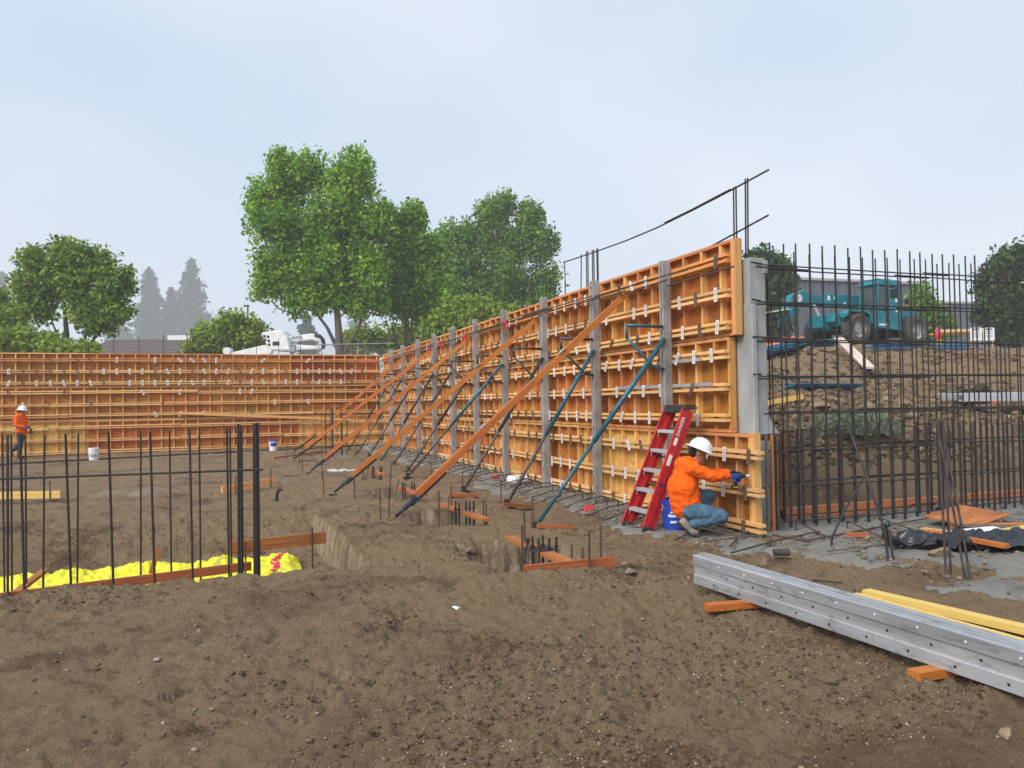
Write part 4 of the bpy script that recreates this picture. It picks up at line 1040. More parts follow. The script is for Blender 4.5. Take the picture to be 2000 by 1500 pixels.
# far column cage near the corner
fc = thing('rebar_cage', 'small far column cage of rebar near the corner of the two formwork walls', 'rebar', (3.3, 25.4, 0))
for (dx, dy, r) in [(-.15, -.15, .03), (.15, -.1, .03), (-.15, .3, .012), (.2, .35, .012), (-.35, .1, .011), (.6, 0, .012), (-.5, -.2, .011), (0.35, .2, .012), (-.28, .5, .01)]:
    rod('bar', (dx, dy, -.1), (dx, dy, 1.5 + random.uniform(-.2, .25)), r, 'rebar', fc)
tag(board('head_board', (2.2, 26.4, 1.62), (4.2, 26.6, 1.62), 0.09, 0.04, 'stained_board'), 'thin red-brown board capping the far column cage', 'board')
for (cx_, cy_, rx, ry, lab, seed) in [(3.35, 25.6, .9, 1.1, 'patch of whitish concrete splash under the far column cage', 1), (2.75, 20.0, .75, .4, 'streak of white residue between the second and third plank brace feet', 2), (-1.7, 16.9, 1.3, .8, 'pale puddle stain on the dirt beyond the left cage', 3)]:
    aa = np.linspace(0, 6.283, 40, endpoint=False); rr = 0.75 + 0.5 * fbm(np.cos(aa) * 2 + seed * 9, np.sin(aa) * 2, 1.0, 3, seed)
    px_ = cx_ + rx * rr * np.cos(aa); py_ = cy_ + ry * rr * np.sin(aa)
    V3 = [(cx_, cy_, gz(cx_, cy_) + .03)]; F3 = []
    for f_ in (0.5, 1.0):
        for a, b in zip(px_, py_):
            ax, ay = cx_ + (a - cx_) * f_, cy_ + (b - cy_) * f_; V3.append((ax, ay, gz(ax, ay) + (0.02 if f_ < 1 else -0.01)))
    for k in range(40):
        k2 = (k + 1) % 40; F3.append((0, 1 + k, 1 + k2)); F3.append((1 + k, 41 + k, 41 + k2)); F3.append((1 + k, 41 + k2, 1 + k2))
    tag(link('residue_patch', mesh_from('residue_patch', V3, F3, 'white_powder' if seed == 2 else 'dried_slurry', True)), lab, 'residue')

# small litter
def lump(name, lab, cat, loc, r, mat, flat=0.7, seed=0, group=None):
    import bmesh
    bm = bmesh.new(); bmesh.ops.create_icosphere(bm, subdivisions=2, radius=1)
    rg = random.Random(seed)
    pl = [(Vector((rg.gauss(0, 1), rg.gauss(0, 1), rg.gauss(0, 1))).normalized(), rg.uniform(.45, .85)) for _ in range(9)]
    for v_ in bm.verts:
        for n_, d_ in pl:
            e_ = v_.co.dot(n_) - d_
            if e_ > 0: v_.co -= n_ * e_
        v_.co = Vector((v_.co.x * r[0], v_.co.y * r[1], v_.co.z * r[2]))
    me = bpy.data.meshes.new(name); bm.to_mesh(me); bm.free(); me.materials.append(MATS[mat])
    o = link(name, me, None, loc, (0, 0, rg.uniform(0, 6)))
    return tag(o, lab, cat, group)
cup = thing('paper_cup', 'small white crumpled cup on the bare dirt in the middle', 'cup', (1.69, 6.02, gz(1.69, 6.02)), (R(100), 0.3, 0.6))
MB().lathe([(0.022, 0), (0.032, 0.07), (0.034, 0.072), (0.030, 0.068), (0.02, 0.004)], 14).build('shell', 'white_plastic', cup)
pc = thing('pipe_offcut', 'short black pipe offcut lying left of the long metal channel', 'pipe', (5.35, 6.52, 0.06), (R(90), 0, R(65)))
MB().lathe([(0.027, -.08), (0.036, -.08), (0.036, .08), (0.027, .08), (0.027, -.08)], 14, close=False).build('tube', 'rubber', pc)
pc = thing('pipe_offcut', 'small black bent pipe sticking up beyond the trench', 'pipe', (0.8, 14.24, gz(.8, 14.24)))
MB().tube([(0, 0, -.05), (0, 0, .12), (.03, 0, .2), (.08, 0, .22)], 0.03, 10).build('elbow', 'rubber', pc)
wp = thing('foam_pack', 'white bag of material lying on the footing by the third post', 'bag', (5.3, 14.1, .08), (0, 0, .3))
MB().box((0, 0, .06), (.4, .28, .16)).build('bag', 'white_plastic', wp, bevel=.05)
rf = thing('flag_scrap', 'scrap of red plastic at the edge of the footing left of the ladder', 'litter', (4.94, 10.2, .05))
MB().quad((-.07, -.05, .01), (.06, -.06, .02), (.08, .03, .07), (-.04, .06, .06)).quad((-.07, -.05, .01), (-.04, .06, .06), (-.01, .1, .01), (-.1, .03, 0)).build('scrap', 'red_plastic', rf)
tag(MB().box((0, 0, .03), (.14, .2, .05)).build('red_block', 'red_plastic', loc=(5.25, 15.3, .05), bevel=.01), 'small red block on the footing near the third post', 'litter')
for i, (a, b, r, m, lab) in enumerate([(2.68, 8.73, .09, 'rubble', 'pale lump of rock on the dirt ridge left of the nearest pit'), (3.55, 6.45, .08, 'pebble', 'grey chunk of concrete in front of the nearest pit template'), (3.62, 6.68, .05, 'rubble', 'yellowish stone beside the right end of the nearest pit template'), (6.8, 5.85, .15, 'rubble', 'large tan rock weighing down the black sheet, nearer of two'), (7.4, 6.1, .13, 'rubble', 'tan rock on the black sheet under the planks'), (2.02, 2.42, .045, 'rubble', 'tan broken stone at the bottom edge of the picture'), (3.55, 2.72, .06, 'rubble', 'reddish tan stone at the lower right below the metal channel'), (1.35, 2.9, .03, 'pebble', 'small pale stone alone in the lower middle of the dirt')]):
    lump('stone', lab, 'stone', (a, b, gz(a, b) + r * .3), (r, r * .75, r * .55), m, seed=i + 3)
for i, (x_, y_, z_) in enumerate([(10.44, 11.56, 1.42), (11.46, 12.13, 1.5), (10.57, 10.95, 1.14), (11.75, 11.64, 1.4), (12.84, 11.92, 1.48), (9.65, 11.22, 1.25), (12.04, 10.95, 1.25), (13.2, 12.6, 1.6), (11.0, 12.4, 1.6), (14.3, 13.6, 1.9)]):
    lump('bank_rock', 'tan rock lying in the rubble of the dirt bank behind the rebar', 'rock', (x_, y_, gz(x_, y_) + .03), (.22 - .01 * i, .16, .12), 'rubble', seed=40 + i, group='rocks in the dirt bank')

# ================================================================== FOREGROUND METAL CHANNELS AND LUMBER
def channel_beam(label, p0, p1, z, flip, n_holes, extra=0.0):
    p0, p1 = Vector((p0[0], p0[1], z)), Vector((p1[0], p1[1], z)); d = p1 - p0; L = d.length
    ang = math.atan2(d.y, d.x)
    t_ = thing('metal_channel', label, 'beam', p0, (0, 0, ang))
    s_ = -1 if flip else 1
    # section: ribbed face, top and bottom flanges; local y is across, face at y=0
    sec = [(0, 0), (0, .075), (.012, .082), (.012, .155), (0, .162), (-.004, .235), (.006, .245), (.075, .245), (.075, .238), (.014, .238), (.008, .165), (.02, .158), (.02, .078), (.008, .07), (.008, .008), (.075, .008), (.075, 0)]
    MB().prism([(s_ * a, b) for a, b in sec], 0, L, 'yz').build('profile', 'worn_aluminium', t_)
    for k in range(n_holes):
        for (zz, yo, off) in ((.04, -.001, .12), (.118, .011, .27)):
            xx = 0.16 + off + k * 0.31
            if xx < L - .1: MB().lathe([(.0085, s_ * yo - .002), (.0085, s_ * yo + .002)], 10, 'y', (xx, 0, zz)).build('bolt_hole', 'black_steel', t_)
        xx = .35 + k * .31
        if xx < L - .1 and not flip: MB().lathe([(.007, -.006), (.007, .002)], 8, 'y', (xx, 0, .2)).build('rivet', 'clamp_zinc', t_)
    return t_
channel_beam('long grey metal channel on blocks in the right foreground, ribbed face toward the viewer', (3.76, 5.72), (3.93, 2.2), .068, False, 11)
channel_beam('second grey metal channel close behind the first in the right foreground', (3.915, 5.76), (4.085, 2.45), .068, True, 11)
tag(board('wood_block', (3.46, 5.10, .042), (4.35, 4.98, .042), 0.09, 0.05, 'brace_wood'), 'orange wood block under the far part of the metal channels', 'block')
tag(board('wood_block', (3.70, 3.40, .042), (4.5, 3.36, .042), 0.09, 0.05, 'brace_wood'), 'orange wood block under the near part of the metal channels', 'block')
tag(board('timber', (4.80, 4.85, .08), (5.0, 3.62, .08), 0.10, 0.05, 'lumber_yellow'), 'yellow timber lying farther behind the metal channels', 'timber')
tag(board('timber', (4.62, 4.80, .075), (4.72, 2.8, .075), 0.10, 0.055, 'lumber_yellow'), 'yellow timber lying nearer to the metal channels, long one', 'timber')
tag(board('wood_block', (4.45, 4.3, .022), (5.05, 4.25, .022), 0.09, 0.045, 'stained_board'), 'brown block under the two yellow timbers', 'block')
cbm = MB().tube([(4.7, 5.92, gz(4.7, 5.92) + .02), (4.8, 5.7, gz(4.8, 5.7) + .02), (4.9, 5.55, gz(4.9, 5.55) + .015), (5.02, 5.34, gz(5.02, 5.34) + .02)], .009, 6)
tag(cbm.build('cable', 'rubber'), 'short dark cable lying on the dirt behind the metal channels', 'cable')

# ================================================================== DEBRIS ON THE RIGHT
nu, nv = 70, 26
UU, VV = np.meshgrid(np.linspace(0, 1, nu), np.linspace(0, 1, nv))
cx0 = 6.55 + UU * 2.2; cy0 = 6.35 - UU * 0.75
wid = 0.14 + 0.34 * np.sin(np.clip(UU * 1.2, 0, 1) * 1.57) + fbm(UU * 6, VV * 0, 1, 3, 3) * .2
SX = cx0 + (VV - .5) * wid * .75; SY = cy0 + (VV - .5) * wid * 1.5
SZ = 0.06 + np.abs(fbm(UU * 9, VV * 5, 1, 4, 8)) * .22 + .05 * np.sin(VV * 3.14)
ti = np.arange(nu * nv).reshape(nv, nu); TF = np.stack([ti[:-1, :-1], ti[:-1, 1:], ti[1:, 1:], ti[1:, :-1]], -1).reshape(-1, 4)
bt = tag(link('black_sheet', mesh_np('black_sheet', np.stack([SX, SY, SZ], -1).reshape(-1, 3), TF, 'black_tarp', True)), 'crumpled black plastic sheet among the scraps on the right', 'tarp')
md = bt.modifiers.new('thick', 'SOLIDIFY'); md.thickness = 0.008
tw = thing('twisted_plastic', 'twisted black end of plastic tied at the crossed rebar', 'plastic', (6.3, 6.25, .1))
MB().tube([(0, -.2, .25), (.06, -.1, .2), (.15, -.02, .12), (.3, .1, .08)], [.03, .02, .03, .05], 8).build('twist', 'black_tarp', tw, smooth=True)
def sheet_piece(lab, c, L, w, t, rz, tilt, mat):
    o = MB().box((0, 0, 0), (L, w, t)).build('plywood_scrap', mat, None, c, (tilt[0], tilt[1], rz)); return tag(o, lab, 'plywood')
sheet_piece('glossy reddish plywood scrap lying topmost at the right behind the black sheet', (8.75, 7.15, .13), .95, .62, .016, .25, (.10, -.06), 'stained_board')
sheet_piece('dark flat plywood scrap below the glossy reddish one', (8.6, 6.75, .08), .8, .45, .016, .1, (0, .03), 'clamp_rust')
sheet_piece('yellow plywood scrap at the right edge behind the black sheet', (8.5, 6.25, .12), .8, .28, .016, .3, (-.08, .05), 'lumber_yellow')
sheet_piece('white printed sheet lying among the scraps on the right', (8.05, 6.4, .1), .55, .3, .006, -.2, (.05, -.04), 'print_white')
for (p, q, w, t, m, lab) in [((7.3, 6.45, .14), (7.32, 5.55, .13), .09, .04, 'brace_wood', 'orange-brown plank lying on the black sheet, nearest of the scrap planks'), ((7.5, 6.1, .10), (7.9, 5.5, .09), .12, .02, 'lumber', 'pale plank half under the orange-brown plank'), ((7.73, 6.9, .07), (7.68, 6.3, .09), .09, .038, 'lumber', 'short tan plank behind the black sheet'), ((8.2, 6.95, .06), (9.3, 6.5, .08), .09, .038, 'brace_wood', 'orange plank at the far right beneath the yellow plywood'), ((7.0, 6.75, .06), (7.25, 6.5, .06), .09, .04, 'stained_board', 'stub of red-brown board at the tip of the black sheet'), ((6.75, 7.1, .05), (6.95, 6.95, .05), .09, .04, 'stained_board', 'stub of reddish board near the crossed rebar')]:
    tag(board('scrap_plank', p, q, w, t, m), lab, 'plank')
tag(board('flat_bar', (5.86, 6.43, .045), (6.82, 6.40, .06), .035, .012, 'clamp_rust'), 'rusty flat bar lying on the footing in front of the crossed rebar', 'bar')

# ================================================================== ON THE DIRT BANK
def bundle(lab, a, b, n, r, mat, spread, name='rod_bundle', drop=0.0):
    t_ = thing(name, lab, 'rods', (a[0], a[1], a[2])); A = Vector(a)
    for k in range(n):
        o1 = Vector((random.uniform(-1, 1) * spread, random.uniform(-1, 1) * spread, random.uniform(0, 1) * spread * .6))
        o2 = o1 + Vector((random.uniform(-.3, .3), random.uniform(-.2, .2), random.uniform(-.04, .04)))
        m_ = MB().tube([o1, (Vector(b) - A) * .5 + (o1 + o2) / 2 - Vector((0, 0, drop)), Vector(b) - A + o2], r, 6); m_.build('rod', mat, t_)
bundle('sagging bundle of dark blue rods at the top of the dirt bank, left end', (13.6, 17.3, gz(13.6, 17.3) + .1), (18.2, 19.5, gz(18.2, 19.5) + .2), 22, .035, 'blue_rod', .28, drop=-.1)
bundle('short bundle of dark blue rods lying halfway down the dirt bank', (11.2, 13.3, gz(11.2, 13.3) + .05), (13.9, 14.2, gz(13.9, 14.2) + .08), 16, .022, 'blue_rod', .18)
bundle('stack of orange lumber at the top left of the dirt bank', (13.7, 18.0, gz(13.7, 18) + .12), (16.0, 18.9, gz(16.0, 18.9) + .2), 9, .05, 'orange_rod', .3, 'lumber_stack')
bundle('flat row of pale blue pipes on the crest of the bank before the telehandler', (19.2, 19.0, gz(19.2, 19.0) + .06), (23.0, 18.6, gz(23.0, 18.6) + .06), 7, .03, 'blue_rod', .25)
tag(board('long_board', (17.6, 18.6, gz(17.6, 18.6) + .5), (14.75, 14.6, gz(14.75, 14.6) + .40), .26, .05, 'lumber_pale'), 'wide pale board sliding down the dirt bank', 'board')
tag(board('timber', (9.3, 12.0, gz(9.3, 12) + .08), (10.35, 11.9, gz(10.35, 11.9) + .1), .05, .09, 'lumber_yellow'), 'yellow timber sticking out of the bank by the concrete wall end', 'timber')
tag(board('timber', (9.7, 12.6, gz(9.7, 12.6) + .08), (10.7, 12.55, gz(10.7, 12.55) + .05), .05, .08, 'stained_board'), 'reddish board lying on the bank above the yellow timber', 'board')
tag(board('timber', (9.6, 12.9, gz(9.6, 12.9) + .1), (10.2, 12.9, gz(10.2, 12.9) + .15), .05, .07, 'orange_rod'), 'short orange board end on the bank by the concrete wall end', 'board')
bst = thing('beam_stack', 'stack of pale grey metal beams lying on the bank at the right edge', 'beams', (14.3, 12.0, gz(14.3, 12.0) + .05), (0, 0, -.12))
for k in range(5):
    sec = [(0, 0), (0, .16), (.15, .16), (.15, .145), (.015, .145), (.015, .015), (.15, .015), (.15, 0)]
    MB().prism([(a - .45 + .19 * k, b + .02 * (k % 2)) for a, b in sec], -.1 + .18 * (k % 3), 4.2 + .1 * k, 'yz').build('beam', 'aluminium', bst)
board('bearer', (.6, -.6, -.03), (.6, .6, -.03), .09, .06, 'stained_board', bst); board('bearer', (3.2, -.6, -.03), (3.2, .6, -.03), .09, .06, 'stained_board', bst)
sg = thing('sage_bush', 'low grey-green sage bush on the bank behind the rebar dowels', 'bush', (10.1, 10.35, gz(10.1, 10.35)))
def leaf_mesh(name, P, size, mat, tint, nrm=None, droop=0.0, asp=0.6):
    """one folded leaf (2 triangles) at every point"""
    n = len(P)
    a = RNG.normal(size=(n, 3)); a[:, 2] -= droop; a /= np.linalg.norm(a, axis=1, keepdims=True)
    b = RNG.normal(size=(n, 3)); b[:, 2] *= 0.6
    if nrm is not None: b = np.cross(nrm + 0.55 * b, a)
    else: b = np.cross(b, a)
    b /= (np.linalg.norm(b, axis=1, keepdims=True) + 1e-6)
    c = np.cross(a, b)
    s_ = (size * (0.6 + 0.8 * RNG.random(n)))[:, None]
    v0 = P - a * s_ * .5; v2 = P + a * s_ * .5
    v1 = P + b * s_ * asp * .5 + c * s_ * .12; v3 = P - b * s_ * asp * .5 + c * s_ * .12
    V = np.stack([v0, v1, v2, v3], 1).reshape(-1, 3)
    Fc = np.arange(n * 4).reshape(n, 4)[:, [0, 1, 2, 0, 2, 3]].reshape(-1, 3)
    me = mesh_np(name, V, Fc, mat)
    at = me.attributes.new('tint', 'FLOAT', 'POINT'); at.data.foreach_set('value', np.repeat(np.clip(tint, 0, 1), 4).astype(np.float32))
    return me
n = 2600
q = RNG.normal(size=(n, 3)); q /= np.linalg.norm(q, axis=1, keepdims=True)
P_ = q * (RNG.random((n, 1)) ** .4) * np.array([[.95, .6, .42]]); P_[:, 2] = np.abs(P_[:, 2])
link('foliage', leaf_mesh('foliage', P_, .09, 'leaf_sage', RNG.random(n), None, -.5, .35), sg)
for k in range(8):
    a = 6.283 * k / 8; MB().tube([(0, 0, -.05), (.25 * math.cos(a), .15 * math.sin(a), .2)], [.012, .005], 5).build('stem', 'bark', sg)

# ================================================================== STEPLADDER
lb = thing('stepladder', 'red fibreglass stepladder with black top leaning on the right formwork', 'ladder', (4.875, 8.725, 0.03))
LT = Vector((0.66, 0, 1.52)); LL = LT.length; ld = LT.normalized(); ln = Vector((-ld.z, 0, ld.x))     # ln: out of the ladder's face, towards the viewer's left
def rail(name, y0, y1, off, depth, mat, z0=0.0, z1=1.0, thick=0.024):
    a = ld * (LL * z0) + Vector((0, y0, 0)) - ln * off; b = ld * (LL * z1) + Vector((0, y1, 0)) - ln * off
    r_ = MB()
    r_.bar(a, b, thick * .35, depth, ln)                      # web
    sgn = 1 if y0 > 0 else -1
    for e_ in (-1, 1):
        r_.bar(a + ln * (e_ * (depth / 2 - .004)) - Vector((0, sgn * thick * .55, 0)), b + ln * (e_ * (depth / 2 - .004)) - Vector((0, sgn * thick * .55, 0)), thick, .007, ln)
    return r_.build(name, mat, lb)
rail('front_rail', -0.27, -0.23, 0.0, 0.105, 'ladder_red'); rail('front_rail', 0.27, 0.23, 0.0, 0.105, 'ladder_red')
rail('rear_rail', -0.255, -0.215, 0.095, 0.07, 'ladder_red', .02, .98); rail('rear_rail', 0.255, 0.215, 0.095, 0.07, 'ladder_red', .02, .98)
for k in range(5):
    f = 0.145 + k * 0.165; w = 0.505 - 0.08 * f
    c = ld * (LL * f)
    st_ = MB().box(c + ln * .0, (0.085, w, 0.012)); st_.box(c + Vector((-.042, 0, -.018)), (.006, w, .035)); st_.build('step', 'aluminium', lb)
    for s_ in (-1, 1):
        MB().bar(c + Vector((-.03, s_ * (w / 2 - .02), -.02)), c + Vector((0.0, s_ * (w / 2 - .01), 0)) - ld * .09, .018, .006).build('step_brace', 'aluminium', lb)
for k in range(4):
    f = 0.12 + k * 0.24; MB().tube([ld * (LL * f) + Vector((0, -.24, 0)) - ln * .1, ld * (LL * f) + Vector((0, .24, 0)) - ln * .1], .012, 7).build('rear_crossbar', 'dark_pipe', lb)
tc_ = ld * (LL + .01) - ln * .045
MB().box(tc_, (0.21, 0.50, 0.035)).box(tc_ + Vector((0, 0, .03)), (0.19, 0.46, 0.03)).box(tc_ + Vector((-.1, 0, -.03)), (.012, .48, .06)).build('top_cap', 'rubber', lb, bevel=.008)
for s_ in (-1, 1):
    for off in (0, .095):
        MB().box(ld * .03 - ln * off + Vector((0, s_ * .265, -.02)), (.11 if not off else .07, .05, .07)).build('foot', 'rubber', lb, bevel=.008)
# print on the near rail: faces -y; local frame with x along the rail
def rail_print(name, f, Lh, wh, mat, body=None, size=.05):
    c = ld * (LL * f) + Vector((0, -.27 + .04 * f - .010, 0))
    rot_ = Matrix((ld, ln, ld.cross(ln))).transposed().to_quaternion()
    if body: text(name, body, size, mat, lb, c + Vector((0, -.001, 0)), rot_)
    else: link(name, mesh_from(name, MB().box((0, 0, 0), (Lh, wh, .002)).v, MB().box((0, 0, 0), (Lh, wh, .002)).f, mat), lb, c, rot_)
rail_print('lettering', .84, 0, 0, 'print_white', 'DANGER', .066)
rail_print('warning_label', .715, .10, .045, 'print_white'); rail_print('warning_label', .56, .14, .05, 'print_white'); rail_print('label_band', .60, .03, .05, 'yellow_paint')
rail_print('maker_mark', .36, .06, .035, 'print_blue'); rail_print('maker_mark', .30, .03, .03, 'print_blue')

# ================================================================== BUCKETS
def bucket(label, loc, mat, lid=None, band=None, lab_mat='print_white', rz=0.0, body=None):
    t_ = thing('bucket', label, 'bucket', loc, (0, 0, rz))
    MB().lathe([(.128, 0), (.132, .004), (.150, .30), (.156, .305), (.156, .325), (.152, .33), (.153, .345), (.158, .35), (.158, .372), (.150, .372), (.146, .34), (.125, .01)], 28).build('shell', mat, t_, smooth=False)
    if lid: MB().lathe([(.161, .345), (.163, .378), (.155, .388), (.02, .385)], 28).build('lid', lid, t_)
    MB().tube([(.158 * math.cos(a), -.158 * math.sin(a) * .35 - .02, .31 - .11 * math.sin(a)) for a in np.linspace(0, math.pi, 12)], .004, 6).build('handle', 'aluminium', t_)
    lm = MB()
    for k in range(9):
        a0, a1 = R(-135 + k * 10), R(-135 + (k + 1) * 10); r0, r1 = .1425, .1495
        z0_, z1_ = (.09, .25) if band is None else band
        q0, q1 = .1295 + .0205 * z0_ / .3 + .0022, .1295 + .0205 * z1_ / .3 + .0022
        lm.quad((q0 * math.cos(a0), q0 * math.sin(a0), z0_), (q0 * math.cos(a1), q0 * math.sin(a1), z0_), (q1 * math.cos(a1), q1 * math.sin(a1), z1_), (q1 * math.cos(a0), q1 * math.sin(a0), z1_))
    lm.build('printed_label', lab_mat, t_)
    return t_
bk = bucket('blue bucket with white print tucked behind the kneeling worker and the ladder', (5.27, 8.42, .03), 'blue_plastic', band=(.16, .19), rz=-.3)
for (zz, h_) in ((.10, .03), (.22, .02)):
    MB().box((-.045, -.138 - zz * .05, zz), (.09, .006, h_)).build('printed_mark', 'print_white', bk)
bucket('white lidded bucket standing before the back formwork', (-4.0, 27.46, gz(-4, 27.46)), 'white_plastic', 'white_plastic', (.1, .2), 'grey_paint')
bucket('blue-topped white bucket before the back formwork near the corner', (1.54, 29.34, gz(1.54, 29.34)), 'white_plastic', 'blue_plastic', (.17, .32), 'blue_plastic')

# ================================================================== PEOPLE
def capsule(m, p0, p1, r0, r1=None, side=None, ratio=1.0, n=14):
    """tapered capsule; ratio flattens it along 'side'"""
    p0, p1 = Vector(p0), Vector(p1); r1 = r0 if r1 is None else r1
    d = p1 - p0; L = max(d.length, 1e-5); t = d / L if d.length > 1e-5 else Vector((0, 0, 1))
    a = (Vector(side) - t * Vector(side).dot(t)).normalized() if side else t.orthogonal().normalized(); b = t.cross(a)
    rings = []
    for k in range(4): th = -math.pi / 2 + (k + .35) * math.pi / 2 / 4.35; rings.append((p0 + t * r0 * math.sin(th), r0 * math.cos(th)))
    for k in range(5): rings.append((p0.lerp(p1, k / 4), r0 + (r1 - r0) * k / 4))
    for k in range(4): th = (k + 1) * math.pi / 2 / 4.35; rings.append((p1 + t * r1 * math.sin(th), r1 * math.cos(th)))
    base = len(m.v)
    for c, r in rings:
        for k in range(n):
            th = 2 * math.pi * k / n; m.v.append(c + (a * math.cos(th) * ratio + b * math.sin(th)) * r)
    for i in range(len(rings) - 1):
        for k in range(n):
            k2 = (k + 1) % n; m.f.append((base + i * n + k, base + i * n + k2, base + (i + 1) * n + k2, base + (i + 1) * n + k))
    m.f.append(tuple(base + k for k in reversed(range(n)))); m.f.append(tuple(base + (len(rings) - 1) * n + k for k in range(n)))
def flesh(name, caps, mat, parent, voxel=.014, smooth=6, wrinkle=0.0, wsize=.12):
    m = MB()
    for c in caps: capsule(m, *c[:4], **(c[4] if len(c) > 4 else {}))
    o = m.build(name, mat, parent, smooth=True)
    r_ = o.modifiers.new('fuse', 'REMESH'); r_.mode = 'VOXEL'; r_.voxel_size = voxel; r_.use_smooth_shade = True
    s_ = o.modifiers.new('relax', 'SMOOTH'); s_.factor = .5; s_.iterations = smooth
    if wrinkle:
        tx = bpy.data.textures.new(name + '_folds', 'CLOUDS'); tx.noise_scale = wsize; tx.noise_depth = 2
        d_ = o.modifiers.new('folds', 'DISPLACE'); d_.texture = tx; d_.strength = wrinkle; d_.mid_level = .5
    return o
def hand(name, mat, parent, wrist, fwd, palm_n, curl, size=1.0):
    """palm, four unequal fingers with two bends, thumb from the side of the palm"""
    w = Vector(wrist); f = Vector(fwd).normalized(); nrm = Vector(palm_n); nrm = (nrm - f * nrm.dot(f)).normalized(); s_ = f.cross(nrm)
    k = size; caps = [(w, w + f * .085 * k, .026 * k, .036 * k, dict(side=nrm, ratio=.55))]
    for i, (off, L) in enumerate(((-.030, .070), (-.010, .080), (.011, .075), (.030, .060))):
        p = w + f * .085 * k + s_ * off * k; d_ = f
        for j in range(3):
            a = curl * (.55 + .35 * j); d2 = (f * math.cos(a * (j + 1) * .7) + nrm * math.sin(a * (j + 1) * .7)).normalized()
            q = p + d2 * L * k * (.45, .32, .23)[j]; caps.append((p, q, .0105 * k, .0095 * k)); p = q
    p = w + f * .03 * k - s_ * .03 * k; q = p + (f * .5 - s_ * .75 + nrm * .45).normalized() * .045 * k; caps.append((p, q, .013 * k, .0115 * k))
    caps.append((q, q + (f * .85 - s_ * .15 + nrm * .55).normalized() * .035 * k, .0112 * k, .0095 * k))
    return flesh(name, caps, mat, parent, .0055, 2)
def hard_hat(parent, c, tilt, mat='hat_white', full_brim=True, k=1.0):
    h = MB(); prof = []
    for a in np.linspace(0, 1, 9):
        th = a * math.pi / 2; prof.append((.132 * math.cos(th) * k + .001, .135 * math.sin(th) * k))
    h.lathe([(.115 * k, -.012), (.175 * k, -.022), (.178 * k, -.018), (.136 * k, .002)] + prof, 28, close=False)
    o = h.build('hard_hat', mat, parent, c, (0, tilt, 0), smooth=True); o.scale = (1.08, .95, 1)
    rg = MB(); rg.tube([(.125 * k * math.cos(t) * 1.0, 0, .128 * k * math.sin(t)) for t in np.linspace(.25, 2.9, 12)], .010, 6); rg.build('ridge', mat, o, smooth=True)
    return o
def head(parent, c, tilt, skin='skin'):
    """head with brow, nose, lips, chin and ears, looking along +x; tilt is the nod"""
    q = Quaternion((0, 1, 0), tilt); C_ = Vector(c)
    def T(x, y, z): return C_ + q @ Vector((x, y, z))
    caps = [(T(-.01, 0, .03), T(.005, 0, .035), .092, .09, dict(side=(0, 1, 0), ratio=.82)), (T(.03, 0, -.03), T(.045, 0, -.075), .07, .05, dict(side=(0, 1, 0), ratio=.86)),
            (T(.09, 0, .005), T(.108, 0, -.03), .010, .014), (T(.082, -.018, -.062), T(.082, .018, -.062), .012, .012), (T(.075, 0, -.10), T(.07, 0, -.10), .024, .024),
            (T(.078, -.035, .022), T(.078, .035, .022), .014, .014), (T(-.005, -.082, -.005), T(-.012, -.084, -.035), .016, .011, dict(side=(0, 1, 0), ratio=.5)), (T(-.005, .082, -.005), T(-.012, .084, -.035), .016, .011, dict(side=(0, 1, 0), ratio=.5))]
    return caps, T

# ---- kneeling worker, seen from his right side
kn = thing('person', 'person in bright orange hooded sweatshirt, jeans and white hard hat crouching at the formwork end', 'person', (5.17, 8.0, 0.035), (0, 0, -YAW))
hc, T = head(kn, (.165, -.01, .965), .42)
body_caps = hc + [((.10, 0, .86), (.14, 0, .93), .055, .052), ((.02, 0, .36), (.0, 0, .58), .135, .14, dict(side=(0, 1, 0), ratio=1.2)), ((.0, 0, .58), (.05, 0, .80), .14, .12, dict(side=(0, 1, 0), ratio=1.35)),
    ((.05, -.17, .81), (.28, -.20, .70), .052, .042), ((.28, -.20, .70), (.50, -.14, .695), .040, .028), ((.06, .17, .81), (.33, .17, .70), .052, .042), ((.33, .17, .70), (.56, .06, .72), .040, .028),
    ((.0, -.10, .33), (.38, -.14, .225), .095, .065), ((.38, -.14, .225), (.02, -.13, .13), .06, .042), ((-.03, -.13, .12), (.06, -.13, .045), .035, .03),
    ((.0, .10, .33), (.31, .17, .43), .095, .065), ((.31, .17, .43), (.22, .18, .12), .06, .04), ((.22, .18, .07), (.36, .19, .05), .035, .03)]
flesh('body', body_caps, 'skin', kn, .011, 4)
flesh('sweatshirt', [((.0, 0, .36), (-.03, 0, .56), .185, .19, dict(side=(0, 1, 0), ratio=1.08)), ((-.03, 0, .56), (.03, 0, .80), .185, .135, dict(side=(0, 1, 0), ratio=1.25)), ((.0, 0, .335), (.01, 0, .36), .175, .18, dict(side=(0, 1, 0), ratio=1.1)),
    ((.04, -.18, .80), (.27, -.205, .70), .088, .070), ((.27, -.205, .70), (.475, -.15, .697), .068, .044), ((.05, .18, .80), (.32, .175, .70), .085, .068), ((.32, .175, .70), (.53, .075, .72), .066, .044),
    ((-.03, -.09, .855), (-.03, .09, .855), .062, .062), ((.02, -.10, .87), (.11, -.07, .855), .045, .035), ((.02, .10, .87), (.11, .07, .855), .045, .035), ((-.05, 0, .84), (.02, 0, .86), .075, .06)], 'hoodie', kn, .011, 4, .036, .06)
